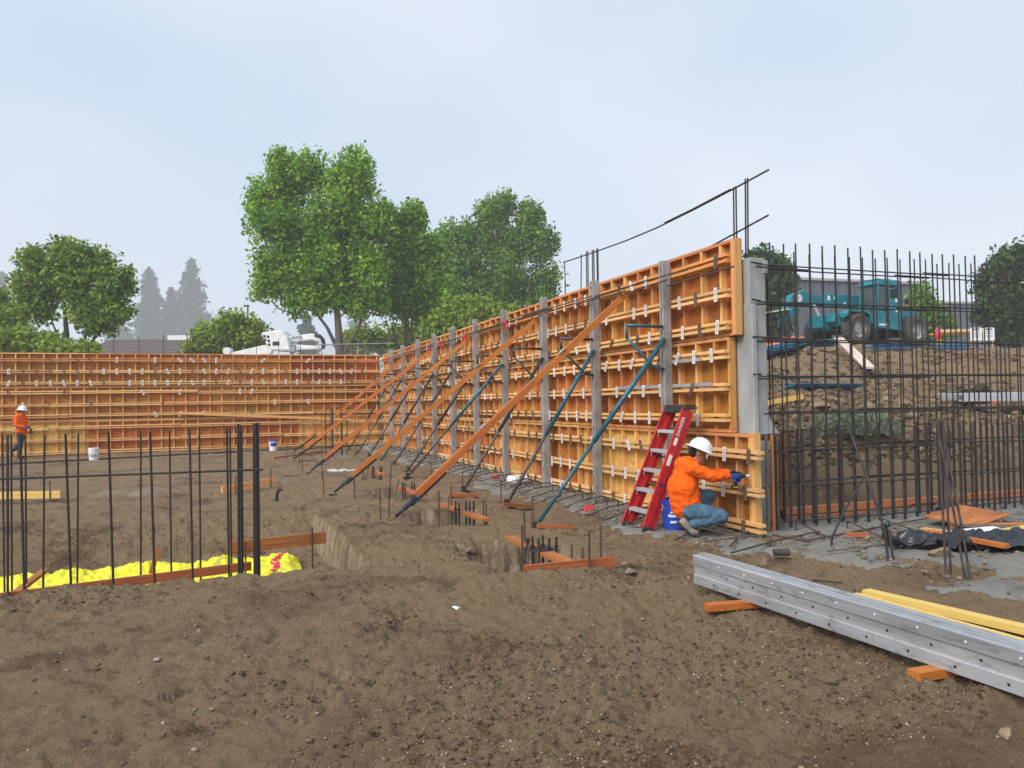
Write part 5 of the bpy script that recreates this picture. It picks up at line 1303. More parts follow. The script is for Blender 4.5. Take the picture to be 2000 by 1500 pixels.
flesh('jeans', [((.03, 0, .315), (.0, 0, .36), .155, .15, dict(side=(0, 1, 0), ratio=1.15)), ((.02, -.10, .30), (.385, -.145, .225), .118, .088), ((.385, -.145, .222), (.06, -.135, .145), .083, .066), ((.0, .10, .33), (.315, .17, .435), .112, .085), ((.315, .17, .43), (.23, .18, .13), .08, .06)], 'jeans', kn, .011, 3, .028, .05)
flesh('boot', [((-.055, -.135, .165), (-.02, -.135, .105), .050, .048), ((-.085, -.135, .14), (.05, -.135, .045), .045, .042, dict(side=(0, 1, 0), ratio=.95)), ((.05, -.135, .045), (.085, -.137, .036), .044, .036, dict(side=(0, 1, 0), ratio=1.1))], 'boot', kn, .010, 3)
MB().prism([(-.145, .145), (-.115, .170), (.03, .022), (.12, .010), (.12, -.012), (.02, -.008)], -.175, -.095, 'xz').build('boot_sole', 'dark_boot', kn, bevel=.006)
flesh('boot', [((.20, .18, .10), (.215, .18, .06), .050, .05), ((.20, .18, .045), (.38, .19, .042), .044, .040, dict(side=(0, 1, 0), ratio=1.0))], 'boot', kn, .010, 3)
flesh('hair', [(T(-.05, 0, .01), T(-.055, 0, -.035), .06, .045, dict(side=(0, 1, 0), ratio=1.15))], 'hair', kn, .009, 2)
for s_ in (-1, 1): MB().lathe([(.0085, -.004), (.0085, .004)], 8, 'x', T(.083, s_ * .033, .004)).build('eye', 'print_dark', kn)
hard_hat(kn, T(.0, 0, .062), .42)
hand('glove', 'glove_blue', kn, (.50, -.14, .695), (1, .25, -.05), (0, .6, -.8), 1.0, 1.12)
hand('glove', 'glove_black', kn, (.565, .055, .715), (1, -.35, -.1), (0, -.6, -.7), .9, 1.12)
dr = thing('impact_driver', 'black cordless driver held in the crouching worker gloved hands', 'tool', kn.matrix_world @ Vector((0, 0, 0)))
dr.location = Vector((5.17, 8.0, .035)) + RT * .61 + FW * -.05 + Vector((0, 0, .66)); dr.rotation_euler = (0, 0, -YAW)
MB().lathe([(.02, -.09), (.033, -.08), (.034, .02), (.024, .06), (.016, .085)], 14, 'x', (.02, 0, .03)).build('motor_housing', 'rubber', dr)
MB().tube([(.10, 0, .03), (.15, 0, .03)], .009, 8).build('bit', 'clamp_zinc', dr); MB().lathe([(.014, .095), (.014, .118)], 10, 'x', (.02, 0, .03)).build('chuck', 'clamp_zinc', dr)
MB().bar((0, 0, .02), (-.02, 0, -.08), .034, .04, (1, 0, 0)).build('grip', 'rubber', dr, bevel=.006); MB().box((-.02, 0, -.105), (.10, .065, .045)).build('battery', 'rubber', dr, bevel=.008)
MB().box((-.02, -.034, -.1), (.06, .003, .012)).build('stripe', 'yellow_paint', dr)

# ---- walking worker far left
wk = thing('person', 'person in orange high-visibility jacket and white hard hat walking by the back formwork', 'person', (-6.51, 29.79, gz(-6.51, 29.79)), (0, 0, -YAW))
hc, T = head(wk, (.06, 0, 1.57), .12)
flesh('body', hc + [((.02, 0, 1.40), (.04, 0, 1.50), .055, .052), ((.03, 0, .93), (.0, 0, 1.12), .12, .12, dict(side=(0, 1, 0), ratio=1.2)), ((.0, 0, 1.12), (.0, 0, 1.36), .125, .105, dict(side=(0, 1, 0), ratio=1.4)),
    ((.0, -.19, 1.36), (.02, -.23, 1.09), .05, .042), ((.02, -.23, 1.09), (.25, -.14, 1.05), .04, .03), ((.0, .19, 1.36), (.05, .23, 1.09), .05, .042), ((.05, .23, 1.09), (.27, .10, 1.03), .04, .03),
    ((.03, -.09, .90), (.06, -.09, .48), .085, .06), ((.06, -.09, .48), (.02, -.09, .10), .055, .04), ((.0, -.09, .05), (.14, -.09, .04), .035, .03), ((.02, .09, .90), (-.06, .10, .50), .085, .06), ((-.06, .10, .50), (-.33, .10, .24), .055, .04), ((-.36, .10, .22), (-.34, .10, .10), .035, .03)], 'skin', wk, .014, 4)
flesh('jacket', [((.03, 0, .90), (.0, 0, 1.12), .165, .165, dict(side=(0, 1, 0), ratio=1.2)), ((.0, 0, 1.12), (.0, 0, 1.38), .165, .12, dict(side=(0, 1, 0), ratio=1.4)), ((.0, -.2, 1.37), (.02, -.24, 1.09), .082, .068), ((.02, -.24, 1.09), (.21, -.155, 1.055), .066, .05), ((.0, .2, 1.37), (.05, .24, 1.09), .082, .068), ((.05, .24, 1.09), (.23, .125, 1.04), .066, .05), ((-.06, -.08, 1.44), (-.06, .08, 1.44), .06, .06), ((.0, 0, 1.42), (.01, 0, 1.45), .09, .08)], 'hoodie', wk, .016, 4, .02, .1)
flesh('trousers', [((.03, 0, .87), (.03, 0, .92), .14, .145, dict(side=(0, 1, 0), ratio=1.15)), ((.03, -.09, .86), (.06, -.09, .48), .10, .075), ((.06, -.09, .48), (.02, -.09, .12), .072, .06), ((.02, .09, .86), (-.06, .10, .50), .10, .075), ((-.06, .10, .50), (-.31, .10, .26), .072, .06)], 'dark_jeans', wk, .014, 3)
flesh('boot', [((.0, -.09, .11), (.01, -.09, .06), .05, .05), ((.0, -.09, .045), (.16, -.09, .042), .044, .04)], 'dark_boot', wk, .012, 2)
flesh('boot', [((-.33, .10, .25), (-.36, .10, .22), .05, .05), ((-.37, .10, .22), (-.33, .10, .07), .044, .04)], 'dark_boot', wk, .012, 2)
flesh('hair', [(T(-.045, 0, .01), T(-.05, 0, -.035), .068, .055, dict(side=(0, 1, 0), ratio=1.15))], 'hair', wk, .012, 2)
hard_hat(wk, T(0, 0, .062), .12)
hand('glove', 'glove_blue', wk, (.24, -.145, 1.05), (1, .35, -.1), (0, .6, -.8), .9, 1.1); hand('glove', 'glove_blue', wk, (.26, .11, 1.035), (1, -.3, -.1), (0, -.6, -.8), .9, 1.1)
for zz in (1.02,):
    MB().lathe([(.172, zz - .025), (.174, zz), (.171, zz + .025)], 24, close=False).build('reflective_band', 'reflective', wk).scale = (1.05, 1.24, 1)
for s_ in (-1, 1): MB().bar((-.172, s_ * .11, 1.03), (-.152, s_ * .11, 1.36), .045, .008, (1, 0, 0)).build('reflective_stripe', 'reflective', wk)
to = thing('power_tool', 'small yellow and black tool held by the walking worker', 'tool', Vector((-6.51, 29.79, .95 + gz(-6.51, 29.79))) + RT * .36, (0, 0, -YAW))
MB().lathe([(.03, -.1), (.035, .05), (.02, .12)], 12, 'x', (0, 0, .06)).build('housing', 'yellow_paint', to); MB().bar((0, 0, .05), (-.02, 0, -.08), .035, .045, (1, 0, 0)).build('grip', 'rubber', to); MB().box((-.02, 0, -.11), (.11, .07, .05)).build('battery', 'rubber', to)

# ================================================================== TELEHANDLER
tz = 3.80
th = thing('telehandler', 'teal telescopic handler parked on top of the dirt bank behind the rebar', 'telehandler', (26.05, 25.95, tz), (0, 0, math.atan2(-.082, -.9965)))
WB = 1.75
def wheel(x, y, name='wheel'):
    w_ = link(name, None, th, (x, y, .66))
    s_ = 1 if y > 0 else -1
    MB().lathe([(.36, -.20), (.50, -.235), (.60, -.22), (.635, -.15), (.64, 0), (.635, .15), (.60, .22), (.50, .235), (.36, .20)], 36, 'y', close=False).build('tyre', 'tyre', w_)
    lg = MB()
    for k in range(22):
        a = 6.283 * k / 22
        for q in (-1, 1):
            a2 = a + (0.14 if q > 0 else 0)
            lg.bar((.645 * math.cos(a2), 0, .645 * math.sin(a2)), (.625 * math.cos(a2 + .17), q * .21, .625 * math.sin(a2 + .17)), .075, .05, (math.cos(a2), 0, math.sin(a2)))
    lg.build('lugs', 'tyre', w_)
    MB().lathe([(.38, s_ * .18), (.36, s_ * .20), (.33, s_ * .10), (.20, s_ * .07), (.19, s_ * .12), (.02, s_ * .13)], 28, 'y', close=False).build('rim', 'post_steel', w_)
    for k in range(8):
        a = 6.283 * k / 8; MB().lathe([(.018, s_ * .07), (.018, s_ * .095)], 6, 'y', (.25 * math.cos(a), 0, .25 * math.sin(a))).build('wheel_nut', 'dark_pipe', w_)
for (x, y) in ((WB, 1.0), (WB, -1.0), (-WB, 1.0), (-WB, -1.0)): wheel(x, y)
MB().box((0, 0, .72), (4.3, .75, .42)).box((WB, 0, .66), (.3, 1.6, .26)).box((-WB, 0, .66), (.3, 1.6, .26)).build('chassis', 'black_steel', th)
MB().prism([(2.9, .75), (2.95, 1.25), (1.0, 1.25), (.95, .95), (1.4, .62), (2.7, .62)], -.45, .45, 'xz').build('front_frame', 'teal_paint', th, bevel=.02)
for s_ in (1,):
    MB().prism([(WB - .75, .9), (WB - .72, 1.28), (WB - .4, 1.45), (WB + .4, 1.45), (WB + .75, 1.25), (WB + .78, 1.12), (WB + .4, 1.34), (WB - .4, 1.34), (WB - .62, 1.2), (WB - .64, .9)], .75, 1.22, 'xz').build('front_fender', 'teal_paint', th)
# engine pod and grille on the near front flank
MB().prism([(.9, .85), (.9, 1.42), (2.7, 1.30), (2.85, .95), (2.6, .75)], .42, .85, 'xz').build('flank_cover', 'teal_paint', th, bevel=.02)
gr = MB()
for k in range(5): gr.box((1.25, .865, 1.0 + k * .08), (.65, .012, .028))
gr.build('grille', 'black_steel', th); MB().box((2.05, .865, 1.22), (.42, .01, .16)).build('green_sticker', 'print_green', th); MB().box((2.3, .866, 1.1), (.12, .01, .1)).build('white_sticker', 'print_white', th)
# boom
bo = link('boom', None, th, (0, -.25, 0))
MB().box((.2, 0, 1.98), (4.3, .46, .52)).build('outer_section', 'teal_paint', bo, bevel=.02)
MB().box((2.55, 0, 1.97), (.9, .38, .42)).build('inner_section', 'teal_paint_dark', bo, bevel=.02)
MB().prism([(2.85, 2.22), (3.45, 2.32), (4.1, 2.12), (4.45, 1.5), (4.72, .75), (4.45, .68), (4.05, 1.2), (3.7, 1.65), (2.85, 1.72)], -.17, .17, 'xz').build('gooseneck', 'teal_paint', bo, bevel=.02)
MB().lathe([(.16, .18), (.16, .19), (.11, .19), (.11, .18)], 20, 'y', (3.75, 0, 1.98)).build('ring_emblem', 'print_white', bo)
for (x_, z_, w_, h_) in ((1.75, 2.06, .14, .12), (2.12, 2.05, .14, .2), (1.2, 1.85, .1, .1)): MB().box((x_, .234, z_), (w_, .008, h_)).build('sticker', 'print_white', bo)
MB().tube([(2.6, .2, 1.15), (2.95, .2, 1.72)], .06, 8).build('lift_cylinder', 'aluminium', bo)
MB().box((-2.0, 0, 1.75), (.4, .6, .9)).build('boom_pivot', 'teal_paint_dark', bo, bevel=.02)
# fork carriage
fk = link('fork_carriage', None, th, (4.75, -.25, .45))
mbk = MB()
for s_ in (-1, 1): mbk.box((.05, s_ * .62, .35), (.08, .08, 1.15)); mbk.box((.06, s_ * .3, .35), (.06, .06, 1.1))
for zz in (-.2, .1, .45, .9): mbk.box((.05, 0, zz), (.07, 1.3, .07))
mbk.build('frame', 'black_steel', fk)
MB().box((.05, 0, .97), (.2, 1.34, .06)).build('guard_bar', 'grey_paint', fk)
for s_ in (-1, 1): MB().bar((.12, s_ * .4, -.28), (1.35, s_ * .4, -.30), .13, .05).box((.12, s_ * .4, .05), (.06, .13, .7)).build('fork', 'black_steel', fk)
for s_ in (-1, 1): MB().bar((-.05, s_ * .4, .9), (-.5, s_ * .3, .1), .06, .06).build('tilt_link', 'dark_pipe', fk)
# cab on the near side
cbn = link('cab', None, th, (0, .72, 0))
fr = MB()
for (p, q) in [((.75, .42, .95), (.55, .42, 2.62)), ((.75, -.40, .95), (.55, -.40, 2.62)), ((-.75, .42, .95), (-.72, .42, 2.62)), ((-.75, -.4, .95), (-.72, -.4, 2.62)), ((-.1, .42, .95), (-.05, .42, 2.62))]:
    fr.bar(p, q, .11, .11)
fr.build('pillars', 'teal_paint', cbn, bevel=.015)
MB().prism([(.72, 2.56), (.66, 2.70), (.4, 2.77), (-.7, 2.77), (-.86, 2.62), (-.86, 2.52), (.72, 2.52)], -.48, .48, 'xz').build('roof', 'teal_paint', cbn, bevel=.03)
for k in range(5): MB().box((.45 - k * .17, 0, 2.785), (.07, .8, .04)).build('roof_rib', 'teal_paint_dark', cbn)
MB().prism([(.8, .72), (.8, 1.2), (.55, 1.45), (.12, 1.42), (.12, .95), (-.12, .88), (-.12, 1.0), (-.8, 1.0), (-.85, .62)], .36, .47, 'xz').build('side_panel', 'teal_paint', cbn, bevel=.02)
MB().box((-.45, .42, 1.5), (.6, .05, 1.0)).build('door', 'teal_paint', cbn, bevel=.02)
MB().box((0, 0, .82), (1.55, .85, .28)).build('floor_pan', 'teal_paint_dark', cbn)
MB().quad((.70, -.36, 1.35), (.70, .38, 1.35), (.58, .38, 2.5), (.58, -.36, 2.5)).build('windscreen', 'glass_dark', cbn)
MB().quad((.62, .425, 1.48), (.04, .425, 1.48), (.0, .425, 2.48), (.52, .425, 2.48)).build('side_window', 'glass_dark', cbn)
MB().quad((-.76, -.36, 1.4), (-.76, .38, 1.4), (-.74, .38, 2.45), (-.74, -.36, 2.45)).build('rear_window', 'glass_dark', cbn)
MB().box((-.45, 0, 1.15), (.5, .5, .14)).bar((-.68, 0, 1.15), (-.78, 0, 1.75), .46, .12).build('seat', 'black_steel', cbn)
MB().tube([(.35, 0, .95), (.22, 0, 1.5)], .03, 6).build('steering_column', 'black_steel', cbn)
for (x_, z_, w_, h_) in ((.35, .85, .5, .07), (-.5, 1.9, .12, .14), (-.5, 1.45, .1, .08)): MB().box((x_, .476 if z_ < 1 else .448, z_), (w_, .008, h_)).build('sticker', 'print_white', cbn)
MB().prism([(-.85, .75), (-.85, 1.35), (-1.0, 1.7), (-2.5, 1.62), (-2.75, 1.3), (-2.75, .75)], -.85, .6, 'xz').build('engine_hood', 'teal_paint', th, bevel=.04)
MB().prism([(-2.75, .55), (-2.6, .5), (-2.6, 1.2), (-2.95, 1.1)], -.9, .9, 'xz').build('counterweight', 'black_steel', th)
MB().tube([(-.85, 1.1, 1.9), (-.95, 1.25, 1.9)], .02, 5).box((-.97, 1.3, 1.85), (.04, .16, .24)).build('mirror', 'black_steel', th)

# ================================================================== TREES
def crown_points(lobes, n, clump, depth_k):
    """clustered leaf positions in metres relative to the crown frame (u right, w away, h up)"""
    sub = []
    for (cx_, cz_, rx, rz_, cy_) in lobes:
        sub.append((cx_, cz_, rx * .66, rz_ * .7, cy_))
        for _ in range(8):
            a = random.uniform(0, 6.283); b = random.uniform(-.7, 1); c = math.sqrt(max(0, 1 - b * b)); f = random.uniform(.55, .8)
            sub.append((cx_ + math.cos(a) * c * f * rx, cz_ + b * f * rz_, rx * random.uniform(.20, .32), rz_ * random.uniform(.38, .62), cy_ + math.sin(a) * c * f * rx * depth_k))
        for _ in range(16):
            a = random.uniform(0, 6.283); b = random.uniform(-.3, 1); c = math.sqrt(max(0, 1 - b * b)); f = random.uniform(.85, 1.06)
            sub.append((cx_ + math.cos(a) * c * f * rx, cz_ + b * f * rz_, rx * random.uniform(.05, .10), rz_ * random.uniform(.16, .30), cy_ + math.sin(a) * c * f * rx * depth_k))
    lobes = sub
    tot = sum(a[2] * a[3] for a in lobes); PP, NN, TT = [], [], []
    for (cx_, cz_, rx, rz_, *cy_) in lobes:
        m = max(26, int(n * rx * rz_ / tot)); per = 26; kc = max(3, m // per)
        q = RNG.normal(size=(kc, 3)); q /= np.linalg.norm(q, axis=1, keepdims=True)
        rad = (0.35 + 0.65 * RNG.random((kc, 1)) ** 0.45) * (0.86 + .28 * RNG.random((kc, 1)))
        ctr = q * rad * np.array([[rx, rx * depth_k, rz_]]) + np.array([[cx_, cy_[0] if cy_ else 0.0, cz_]])
        tn = np.clip(RNG.normal(.52, .27, kc), 0, 1)
        which = RNG.integers(0, kc, m)
        g = np.clip(RNG.normal(size=(m, 3)), -1.5, 1.5) * clump * np.array([[.85, .85, 1.0]])
        PP.append(ctr[which] + g)
        nn = q[which] * .7 + g / clump * .5 + np.array([[0, 0, .55]]); NN.append(nn)
        TT.append(np.clip(tn[which] + RNG.normal(0, .08, m), 0, 1))
    return np.concatenate(PP), np.concatenate(NN), np.concatenate(TT)
def tree(name, label, cat, px, depth, lobes_px, n, size, mat, bark='bark', trunk=None, clump=.4, depth_k=.9, group=None, base_z=None, branches=6, asp=.6):
    """lobes_px: (x, y, rx, ry) read off the photograph; turned into metres at the tree's own distance"""
    bx, by = far(px, depth); bz = gz(bx, by) if base_z is None else base_z
    t_ = thing(name, label, cat, (bx, by, bz), (0, 0, -YAW), group)
    k = depth / F_PX
    lob = [((x - px) * k, farz(x, y, depth) - bz, rx * k, ry * k, random.uniform(-.35, .35) * rx * k) for (x, y, rx, ry) in lobes_px]
    P_, N_, T_ = crown_points(lob, n, clump, depth_k)
    keep = P_[:, 2] > .05
    link('crown', leaf_mesh('crown', P_[keep], size, mat, T_[keep], N_[keep], .25, asp), t_)
    if trunk:
        for (pts, r0, r1) in trunk:
            P3 = [Vector(((x - px) * k, dy, max(-.3, farz(x, y, depth) - bz))) for (x, y, dy) in pts]
            m_ = len(P3); MB().tube(P3, [r0 + (r1 - r0) * i / (m_ - 1) for i in range(m_)], 9).build('trunk' if r0 > .12 else 'limb', bark, t_, smooth=True)
        top = P3
    if branches and trunk:
        st = trunk[0][0]; s_ = Vector(((st[-1][0] - px) * k, st[-1][2], farz(st[-1][0], st[-1][1], depth) - bz))
        for l_ in lob[:branches]:
            e_ = Vector((l_[0], l_[4], l_[1])); mid = s_.lerp(e_, .5) + Vector((0, 0, -.3))
            MB().tube([s_, mid, e_], [.09, .06, .02], 6).build('branch', bark, t_, smooth=True)
    return t_
tree('broadleaf_tree', 'largest bright green tree behind the wall corner, forked trunk showing below', 'tree', 665, 52,
     [(560, 370, 42, 50), (600, 345, 40, 40), (685, 355, 45, 48), (545, 440, 52, 55), (640, 440, 70, 60), (710, 430, 38, 60), (560, 520, 55, 55), (650, 530, 70, 60), (720, 530, 40, 60), (590, 585, 50, 42), (690, 590, 60, 40), (520, 400, 26, 40), (525, 560, 25, 40), (740, 440, 26, 40), (700, 320, 22, 22), (552, 325, 20, 20)],
     40000, .30, 'leaf', 'bark', [([(665, 705, 0), (662, 640, 0), (655, 560, .2), (640, 460, .3)], .32, .08), ([(668, 700, .1), (640, 640, 0), (605, 590, -.3)], .16, .06), ([(672, 690, 0), (700, 640, .2), (715, 600, .3)], .15, .06)], .42, 1.0)
tree('broadleaf_tree', 'tall green tree close right of the largest tree with pointed top', 'tree', 795, 56,
     [(805, 440, 26, 36), (800, 490, 40, 45), (775, 520, 36, 50), (835, 540, 32, 45), (800, 570, 52, 45), (765, 600, 30, 40), (830, 610, 36, 34), (815, 420, 12, 18), (760, 440, 20, 36), (845, 500, 26, 40), (850, 575, 34, 44), (785, 455, 24, 40)],
     20000, .30, 'leaf', 'bark', [([(795, 700, 0), (795, 640, 0), (797, 560, 0), (803, 470, 0)], .26, .05), ([(780, 700, 0), (765, 630, .3)], .14, .06)], .40, 1.0)
tree('broadleaf_tree', 'darker green tree in the middle group, left of the tallest spired one', 'tree', 905, 68,
     [(890, 470, 26, 32), (915, 465, 22, 26), (905, 520, 40, 45), (895, 575, 40, 40), (940, 560, 30, 40)], 11000, .34, 'leaf_mid', 'bark', [([(905, 690, 0), (905, 600, 0), (900, 500, 0)], .28, .06)], .45, 1.0)
tree('broadleaf_tree', 'tall spired green tree at the right of the middle group', 'tree', 1015, 68,
     [(990, 402, 20, 28), (960, 430, 24, 32), (1040, 430, 24, 32), (985, 470, 46, 45), (1040, 480, 36, 45), (1075, 480, 16, 30), (1000, 535, 55, 45), (1070, 550, 28, 40), (960, 575, 35, 34), (1035, 590, 45, 30)], 19000, .34, 'leaf_mid', 'bark', [([(1015, 690, 0), (1012, 600, 0), (1005, 450, 0)], .32, .06)], .45, 1.0)
tree('maple_tree', 'round open maple tree with several dark trunks on the left', 'tree', 130, 46,
     [(65, 510, 20, 16), (118, 500, 24, 24), (155, 505, 22, 24), (100, 540, 32, 30), (190, 525, 28, 28), (75, 575, 38, 32), (145, 560, 38, 34), (225, 560, 28, 34), (70, 608, 30, 22), (170, 600, 36, 26), (220, 610, 28, 24), (190, 635, 22, 12), (45, 560, 16, 14)],
     16000, .29, 'leaf_maple', 'bark_dark', [([(132, 705, 0), (130, 650, 0), (122, 600, .2), (128, 530, .2)], .20, .05), ([(122, 700, -.1), (110, 675, -.2), (85, 655, -.3), (40, 650, -.4)], .10, .04), ([(112, 685, 0), (112, 660, .1), (95, 620, .2)], .09, .04), ([(155, 700, 0), (165, 680, .1), (200, 640, .2), (235, 615, .3)], .11, .04), ([(160, 695, .2), (163, 640, .3), (180, 590, .3)], .10, .04)], .34, .9)
tree('maple_tree', 'edge of a dark maple crown cut by the left side of the picture', 'tree', -30, 48, [(-10, 615, 30, 26), (15, 630, 22, 22), (-40, 590, 40, 36)], 4500, .29, 'leaf_maple', 'bark_dark', [([(-30, 705, 0), (-28, 640, 0), (-20, 600, 0)], .18, .06)], .34, .9)
tree('bush', 'light green rounded bush right of the street lamp behind the back wall', 'bush', 445, 55, [(455, 640, 36, 28), (420, 660, 42, 30), (490, 660, 34, 30), (400, 680, 34, 22), (455, 672, 50, 30)], 5500, .34, 'leaf_bush', 'bark', None, .34, .8)
tree('bush', 'light green bush at the far left under the maple', 'bush', 45, 44, [(20, 672, 50, 22), (75, 675, 42, 18), (-20, 670, 40, 22)], 3600, .3, 'leaf_bush', 'bark', None, .3, .8)
tree('bush', 'low light green hedge between the maple trunk and the roof', 'bush', 165, 43, [(165, 690, 30, 12), (110, 688, 30, 16)], 1400, .28, 'leaf_bush', 'bark', None, .3, .8)
tree('bush', 'pale green bush seen below the crown of the largest tree', 'bush', 720, 66, [(715, 665, 36, 26), (760, 670, 30, 30), (690, 675, 30, 24), (800, 668, 40, 40)], 4000, .36, 'leaf_bush', 'bark', None, .36, .8)
tree('bush', 'broad yellow-green bush above the middle of the right formwork', 'bush', 920, 46, [(905, 615, 45, 28), (955, 620, 42, 26), (870, 640, 40, 28), (1000, 625, 36, 22), (930, 645, 60, 30)], 6500, .30, 'leaf_bush', 'bark', None, .32, .8)
tree('broadleaf_tree', 'dark dense tree just right of the concrete wall end', 'tree', 1500, 52, [(1490, 525, 34, 34), (1525, 545, 26, 30), (1500, 580, 46, 45), (1460, 560, 28, 40), (1510, 630, 48, 45), (1470, 640, 40, 45)], 8000, .36, 'leaf_dark', 'bark_dark', [([(1500, 700, 0), (1500, 600, 0), (1495, 540, 0)], .22, .06)], .36, .9)
tree('broadleaf_tree', 'airy green tree cut by the right side of the picture', 'tree', 1985, 48, [(1965, 525, 30, 28), (2005, 510, 36, 32), (1945, 560, 26, 26), (1985, 580, 46, 40), (1950, 610, 32, 30), (2010, 630, 40, 45), (1960, 650, 30, 24)], 8000, .34, 'leaf_dark', 'bark_dark', [([(1985, 720, 0), (1985, 620, 0), (1980, 540, 0)], .2, .05), ([(1985, 690, 0), (1960, 620, .2), (1945, 570, .3)], .1, .04)], .36, .9)
tree('broadleaf_tree', 'small pale green tree between the two grey buildings', 'tree', 1815, 52, [(1805, 590, 18, 30), (1820, 620, 26, 30), (1800, 650, 26, 30), (1845, 640, 22, 24)], 3200, .32, 'leaf_mid', 'bark', [([(1815, 700, 0), (1812, 640, 0), (1808, 590, 0)], .1, .03)], .34, .9)
def conifer(label, px, depth, ytop, half_px, n, seed, ybase=700):
    rg = np.random.default_rng(seed); bx, by = far(px, depth); bz = gz(bx, by)
    t_ = thing('conifer_tree', label, 'tree', (bx, by, bz), (0, 0, -YAW), 'hazy conifers in the distance')
    Ht = farz(px, ytop, depth) - bz; half = half_px * depth / F_PX
    PP, TT = [], []
    nb = int(190)
    for i in range(nb):
        f = (i + rg.random()) / nb; h = Ht * (.08 + .9 * f); L = half * 1.25 * (1 - f) ** .7 * rg.uniform(.35, 1.2) + .4
        a = rg.random() * 6.283; m = max(8, int(3.2 * n / nb * (.35 + 1.3 * (1 - f))))
        u = rg.random(m) ** .6
        PP.append(np.stack([np.cos(a) * L * u, np.sin(a) * L * u, h + (u * .25 - .9 * u * u) * L * .35], -1) + rg.normal(size=(m, 3)) * (.10 * half * (1 - .5 * f))); TT.append(np.clip(rg.normal(.45, .25) + rg.normal(0, .1, m), 0, 1))
    P_, T_ = np.concatenate(PP), np.concatenate(TT)
    link('crown', leaf_mesh('crown', P_, depth * .0052, 'leaf_conifer', T_, None, .2, .6), t_)
    MB().tube([(0, 0, -.5), (0, 0, Ht * .97)], [half * .06, .05], 8).build('trunk', 'bark_dark', t_)
conifer('hazy grey-green conifer with the tallest pointed top left of centre', 375, 430, 503, 52, 3600, 1)
conifer('hazy conifer standing left of the tallest one, broken crown', 292, 430, 522, 52, 3400, 2)
conifer('hazy conifer filling the gap between the two pointed ones', 335, 440, 560, 46, 2600, 3)
conifer('faint conifer at the far left edge of the picture', 3, 430, 528, 46, 2400, 4)
conifer('faint conifer behind the left side of the maple', 45, 450, 560, 40, 2000, 5)
conifer('faint low conifer between the maple and the hazy pair', 235, 455, 620, 50, 2000, 6)
conifer('dark far conifer showing beneath the left side of the largest tree', 600, 240, 612, 34, 2200, 7)
conifer('faint far conifer seen between the trunks of the largest tree', 700, 450, 605, 40, 1500, 8)
# the far wood that closes the view: one mass
PP, TT = [], []
for px in range(-160, 2260, 26):
    d_ = 455 + 40 * random.random(); x_, y_ = far(px, d_); h_ = random.uniform(14, 24)
    m = 130; q = RNG.normal(size=(m, 3)); q /= np.linalg.norm(q, axis=1, keepdims=True)
    PP.append(q * np.array([[6, 6, h_ * .55]]) + np.array([[x_, y_, 3.5 + h_ * .5]])); TT.append(np.clip(RNG.normal(.5, .2, m), 0, 1))
link('far_wood', leaf_mesh('far_wood', np.concatenate(PP), 3.2, 'leaf_conifer', np.concatenate(TT), None, 0, .7), kind='stuff')

# ================================================================== BUILDINGS, LAMP, LIFT, FENCE
def clad_building(label, px0, px1, depth0, depth1, ytop0, ytop1, back, pitch_m):
    x0, y0 = far(px0, depth0); x1, y1 = far(px1, depth1); z0, z1 = farz(px0, ytop0, depth0), farz(px1, ytop1, depth1)
    zt = (z0 + z1) / 2; d = Vector((x1 - x0, y1 - y0, 0)); L = d.length
    t_ = thing('grey_building', label, 'building', (x0, y0, 3.2), (0, 0, math.atan2(d.y, d.x)))
    Hh = zt - 3.2
    MB().box((L / 2, back / 2 + .1, Hh / 2), (L, back, Hh)).build('wall', 'cladding', t_)
    k = 0; x = 0
    while x < L - .2:
        w_ = min(pitch_m, L - x); MB().box((x + w_ / 2, .06, Hh / 2), (w_ - .09, .1, Hh - .1)).build('cladding_panel', 'cladding', t_); x += pitch_m
    MB().box((L / 2, back / 2, Hh + .1), (L + .3, back + .4, .22)).build('parapet', 'grey_paint', t_)
    return t_
clad_building('large grey metal-clad building behind the telehandler', 1440, 1800, 66, 72, 537, 560, 12, .9)
b2 = clad_building('lower grey building right of the small pale tree', 1828, 2060, 84, 88, 588, 600, 10, 1.1)
for k in range(3): MB().box((1.6 + k * 3.2, .0, 3.2), (1.0, .14, .9)).build('window', 'glass_dark', b2)
bx, by = far(270, 88); rz_ = -YAW
rb = thing('low_building', 'low building with purplish shingle roof behind the back wall on the left', 'building', (bx, by, 3.2), (0, 0, rz_))
kk = 88 / F_PX; zr0, zr1 = farz(270, 692, 88) - 3.2, farz(270, 657, 88) - 3.2; half = 115 * kk
MB().quad((-half, 0, zr0), (half, 0, zr0), (half - 1.2, 4, zr1), (-half + 1.2, 4, zr1)).quad((half, 8, zr0), (-half, 8, zr0), (-half + 1.2, 4, zr1), (half - 1.2, 4, zr1)).quad((-half, 8, zr0), (-half, 0, zr0), (-half + 1.2, 4, zr1)).quad((half, 0, zr0), (half, 8, zr0), (half - 1.2, 4, zr1)).build('roof', 'roof_shingle', rb)
sm = MB()
for k in range(7):
    f = (k + .5) / 7; sm.bar((-half + 1.2 * f, 4 * f - .03, zr0 + (zr1 - zr0) * f + .03), (half - 1.2 * f, 4 * f - .03, zr0 + (zr1 - zr0) * f + .03), .05, .04)
sm.build('shingle_courses', 'roof_shingle', rb, kind='stuff')
MB().box((0, 4, zr0 / 2 - .1), (half * 2 - .8, 7.2, zr0 - .2)).build('wall', 'grey_paint', rb)
MB().box((3.2, 4.2, zr1 + .12), (2.9, 1.2, .55)).build('roof_unit', 'white_paint', rb)
lx, ly = far(485, 62); lz = gz(lx, ly); hz = farz(485, 598, 62) - lz
sl = thing('street_lamp', 'slim dark street lamp pole behind the back wall', 'lamp post', (lx, ly, lz), (0, 0, -YAW))
